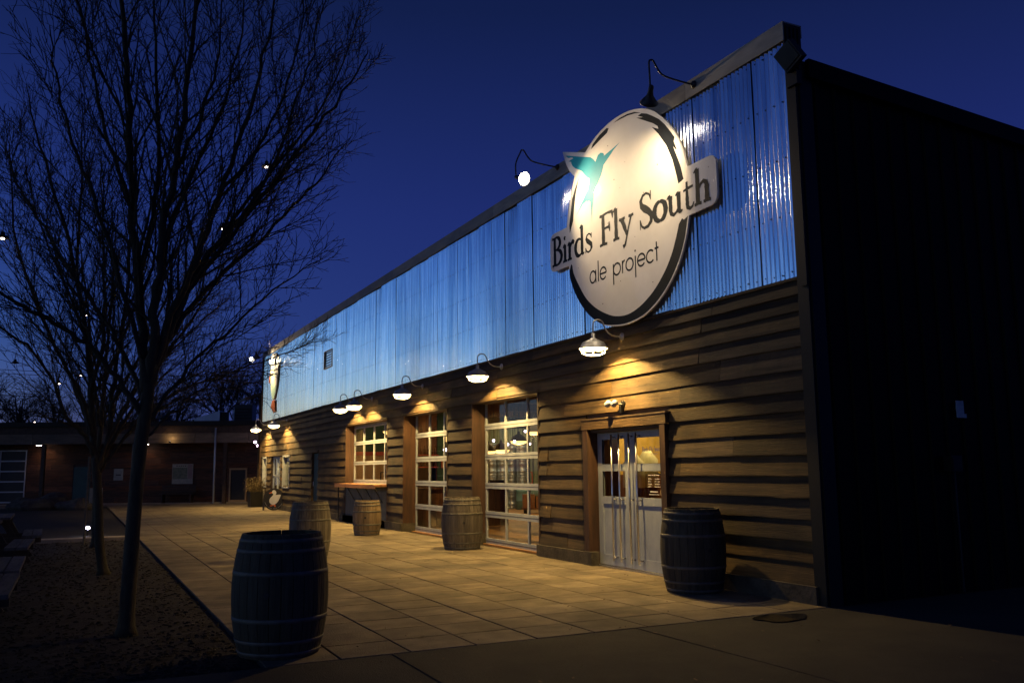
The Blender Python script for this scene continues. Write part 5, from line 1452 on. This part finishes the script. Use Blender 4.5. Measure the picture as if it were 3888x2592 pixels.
limbs3 = [
 limb([(224, 1065), (232, 980), (240, 880), (250, 760), (262, 620), (270, 480)], Y, 20.8, .045, .006),
 limb([(224, 1065), (200, 970), (170, 880), (130, 800), (90, 700), (55, 620)], Y, 19.4, .035, .005),
 limb([(226, 1060), (270, 960), (330, 870), (400, 800), (470, 730), (540, 680)], Y, 20.6, .030, .005),
 limb([(232, 980), (215, 870), (205, 750), (190, 620), (180, 500)], Y, 19.6, .03, .004),
 limb([(240, 880), (290, 760), (330, 640), (360, 520)], Y, 21.0, .028, .004),
 limb([(228, 1040), (300, 970), (380, 930), (460, 900), (530, 870)], Y, 19.8, .018, .004),
]
n3 = make_tree('bare_tree', (.45, 20.1, 0), tr3, limbs3, 'third bare tree, farthest of the row, behind the other two', 37, .8, group='bare trees in a row beside the paving')
print('twig counts', n1, n2, n3)
# tree stakes beside second and third trunk
for k, (x, y, h) in enumerate(((.80, 15.2, 1.9), (.25, 20.9, 1.8))):
    t = empty('tree_stake', (x, y, 0), 0, ['thin wooden stake right of the second tree', 'thin wooden stake left of the third tree'][k], 'stake', 'tree stakes')
    MB().tube([(0, 0, -.05), (.02, 0, h)], .028, 6).build('pole', 'old_wood', t)
    MB().tube([(0, 0, h * .8), (-.3 if k == 0 else .2, -.5 if k == 0 else -.7, h * .8)], .008, 4).build('tie', 'wire', t)

# background trees beyond the far building
def far_tree(x, y, h, seed, label, wide=.45):
    rnd = random.Random(seed); t = empty('background_tree', (x, y, 0), 0, label, 'tree', 'bare trees beyond the far building')
    MB().tube([(0, 0, 0), (.1, 0, h * .25), (0, .1, h * .5), (.1, 0, h * .8)], [.22, .17, .11, .03], 8, False).build('trunk', 'bark_far', t, smooth=True)
    b = MB()
    def rec(p, d, L_, r_, lev):
        q, nd = wander(p, d, L_, 4, .05, .12, rnd); b.tube(q, [r_ * (1 - .13 * k) for k in range(5)], 3, False)
        if lev == 0: return
        n = {4: 6, 3: 5, 2: 5, 1: 5}[lev]
        for i in range(n):
            k = rnd.randint(1, 4); dd = Vector((rnd.gauss(0, 1), rnd.gauss(0, 1), rnd.gauss(.2, .6))).normalized()
            rec(q[k], (nd * .75 + dd * (.75 if lev > 1 else .9)).normalized(), L_ * rnd.uniform(.5, .72), max(r_ * .52, .011), lev - 1)
    for i in range(7):
        a = i * 2.4 + rnd.uniform(-.4, .4); z0 = h * rnd.uniform(.25, .6)
        rec(Vector((0, 0, z0)), Vector((math.cos(a) * wide * 2, math.sin(a) * wide * 2, 1)).normalized(), h * .30, .07, 3)
    rec(Vector((0, 0, h * .5)), Vector((0, 0, 1)), h * .32, .08, 3)
    o = b.build('crown', 'bark_far', t)
FT = [(-5.6, 66, 8.6), (-3.2, 62, 7.6), (-1.2, 66, 7.4), (1.0, 62, 6.8), (4.6, 64, 7.8), (8.3, 60, 8.8), (10.0, 64, 8.0), (12.2, 62, 9.2), (-7.8, 60, 8.0), (2.8, 70, 7.6), (6.6, 70, 8.8)]
LBF = ['leftmost tall bare tree beyond the far roof', 'bushy bare tree left beyond the far roof', 'bare tree beyond the far roof, left of the trunks', 'low bare tree hidden behind the row of trees',
       'bare tree beyond the roof just left of the pale duct', 'broad bare tree rising right above the pale duct', 'thin bare tree between the duct and the brewery', 'tallest bare tree beside the end of the brewery', 'bare tree at the very left edge of the horizon',
       'faint bare tree far behind the near trunks', 'farther bare tree behind the pale duct']
for k, (x, y, h) in enumerate(FT): far_tree(x, y, h, 100 + k, LBF[k])

# tall evergreens beyond the yard, left of the view; the metal wall mirrors them
def evergreen(x, y, h, r_, seed, label):
    rnd = random.Random(seed); t = empty('evergreen_tree', (x, y, 0), 0, label, 'tree', 'tall evergreens left of the yard')
    MB().tube([(0, 0, 0), (.1, 0, h * .5), (0, 0, h * .92)], [.3, .2, .05], 8).build('trunk', 'bark_far', t, smooth=True)
    b = MB()
    for k in range(3200):
        z = rnd.random() ** .8; rad_ = r_ * (math.sin(PI * min(1, .12 + z * .9)) ** .7) * (.5 + .5 * rnd.random() ** .4) * (1 + .25 * math.sin(z * 17 + seed)); a = rnd.uniform(0, 2 * PI)
        c = Vector((rad_ * math.cos(a), rad_ * math.sin(a), h * (.28 + .72 * z))); u = Vector((rnd.gauss(0, 1), rnd.gauss(0, 1), rnd.gauss(0, .6))).normalized() * rnd.uniform(.15, .42); v = u.orthogonal().normalized() * rnd.uniform(.08, .22)
        b.add([c - u, c + v, c + u, c - v], [(0, 1, 2, 3)])
    b.build('foliage', 'needles', t)['kind'] = 'stuff'
evergreen(-9.5, 58, 16.5, 2.9, 1, 'tall dark evergreen beyond the left edge, mirrored in the metal wall')
evergreen(-13.0, 74, 17.5, 3.2, 2, 'farther tall evergreen beyond the left edge of the yard')
evergreen(-17.0, 47, 14.0, 2.4, 3, 'nearer slim evergreen well left of the picnic tables')

# ============================================================ STRING LIGHTS AND WIRES
def sag(p, q, s, n=16):
    p, q = Vector(p), Vector(q)
    return [p.lerp(q, k / n) - Vector((0, 0, s * 4 * (k / n) * (1 - k / n))) for k in range(n + 1)]
def string_bulb(p, label, r_=.024, hot='string_hot', drop=.16):
    t = empty('string_bulb', p, 0, label, 'light bulb', 'string lights in the trees')
    MB().lathe([(.0, .05), (.028, .045), (.032, .0), (.06, -.01), (.085, -.05)], 12).build('shade', 'black_iron', t, smooth=True)
    MB().sphere((0, 0, -.052), r_, 10, 8, (1.2, 1.2, .55)).build('globe', hot, t, smooth=True)
    MB().tube([(0, 0, .05), (0, 0, .05 + drop)], .006, 4).build('socket_cord', 'wire', t)
SB = [((2.48, 13.78, 6.29), 'highest string light, right in the crown of the nearest tree'), ((1.87, 13.87, 5.23), 'string light below and left of the highest one'),
      ((-1.09, 13.96, 4.78), 'string light cut by the left edge of the picture'), ((.03, 22.0, 5.06), 'upper one of two string lights close together on the left'),
      ((.07, 22.0, 4.72), 'lower one of two string lights close together on the left'), ((0.01, 26.0, 4.07), 'faint string light low among the left branches'), ((-.50, 26.0, 3.84), 'lowest string light against the dusk sky at left'),
      ((-1.52, 39.5, 3.52), 'string light just at the far eave line')]
for p, lb_ in SB: string_bulb(p, lb_)
string_bulb((-1.42, 24.0, 4.12), 'unlit string light fixture left, dark against the sky', hot='black_iron')
def cable(name, pts, label, r_=.0035):
    P = []
    for a, b_ in zip(pts[:-1], pts[1:]): P += sag(a, b_, .12, 10)[:-1]
    P.append(Vector(pts[-1])); o = MB().tube(P, r_, 4).build(name, 'wire'); tag(o, label, 'cable')
cable('light_cable', [(7.1, 37.4, 6.55), (2.48, 13.78, 6.50), (-1.09, 13.96, 4.99), (-6, 14, 5.6)], 'thin string-light cable from the far parapet through the top of the nearest tree')
cable('light_cable', [(7.1, 37.2, 6.55), (1.87, 13.87, 5.44), (-5, 15.5, 5.2)], 'second thin string-light cable crossing lower through the tree')
cable('light_cable', [(7.1, 36.4, 6.66), (.03, 22.0, 5.27), (-5, 19, 5.5)], 'long string-light cable from the far parapet to the left trees')
cable('light_cable', [(.45, 20.1, 5.4), (.07, 22.0, 4.93), (.01, 26.0, 4.28), (-.5, 26.0, 4.05), (-1.42, 24.0, 4.33), (-6, 22, 5.2)], 'low string-light cable sagging between the left trees')
for k, z in enumerate((9.6, 9.3, 7.6)):
    o = MB().tube(sag((-20, 80, z + .6), (14, 78, z), .4, 20), .022, 4).build('utility_wire', 'wire'); tag(o, ['topmost', 'middle', 'lowest'][k] + ' utility wire crossing the horizon at left', 'wire')
# small ground spotlight
t = empty('ground_spotlight', (.35, 23.6, .0), 0, 'small bluish-white spotlight shining low beside the kerb', 'spotlight')
MB().lathe([(0, .07), (.06, .07), (.07, .22), (.0, .22)], 12).build('housing', 'dark_metal', t); MB().sphere((0, -.03, .17), .05, 10, 8).build('lens', 'blue_hot', t, smooth=True)
MB().tube([(0, 0, -.05), (0, 0, .08)], .012, 6).build('spike', 'dark_metal', t)
light('spot_lamp', 'POINT', 1.2, (.8, .8, 1), t, (0, -.12, .2), .04)
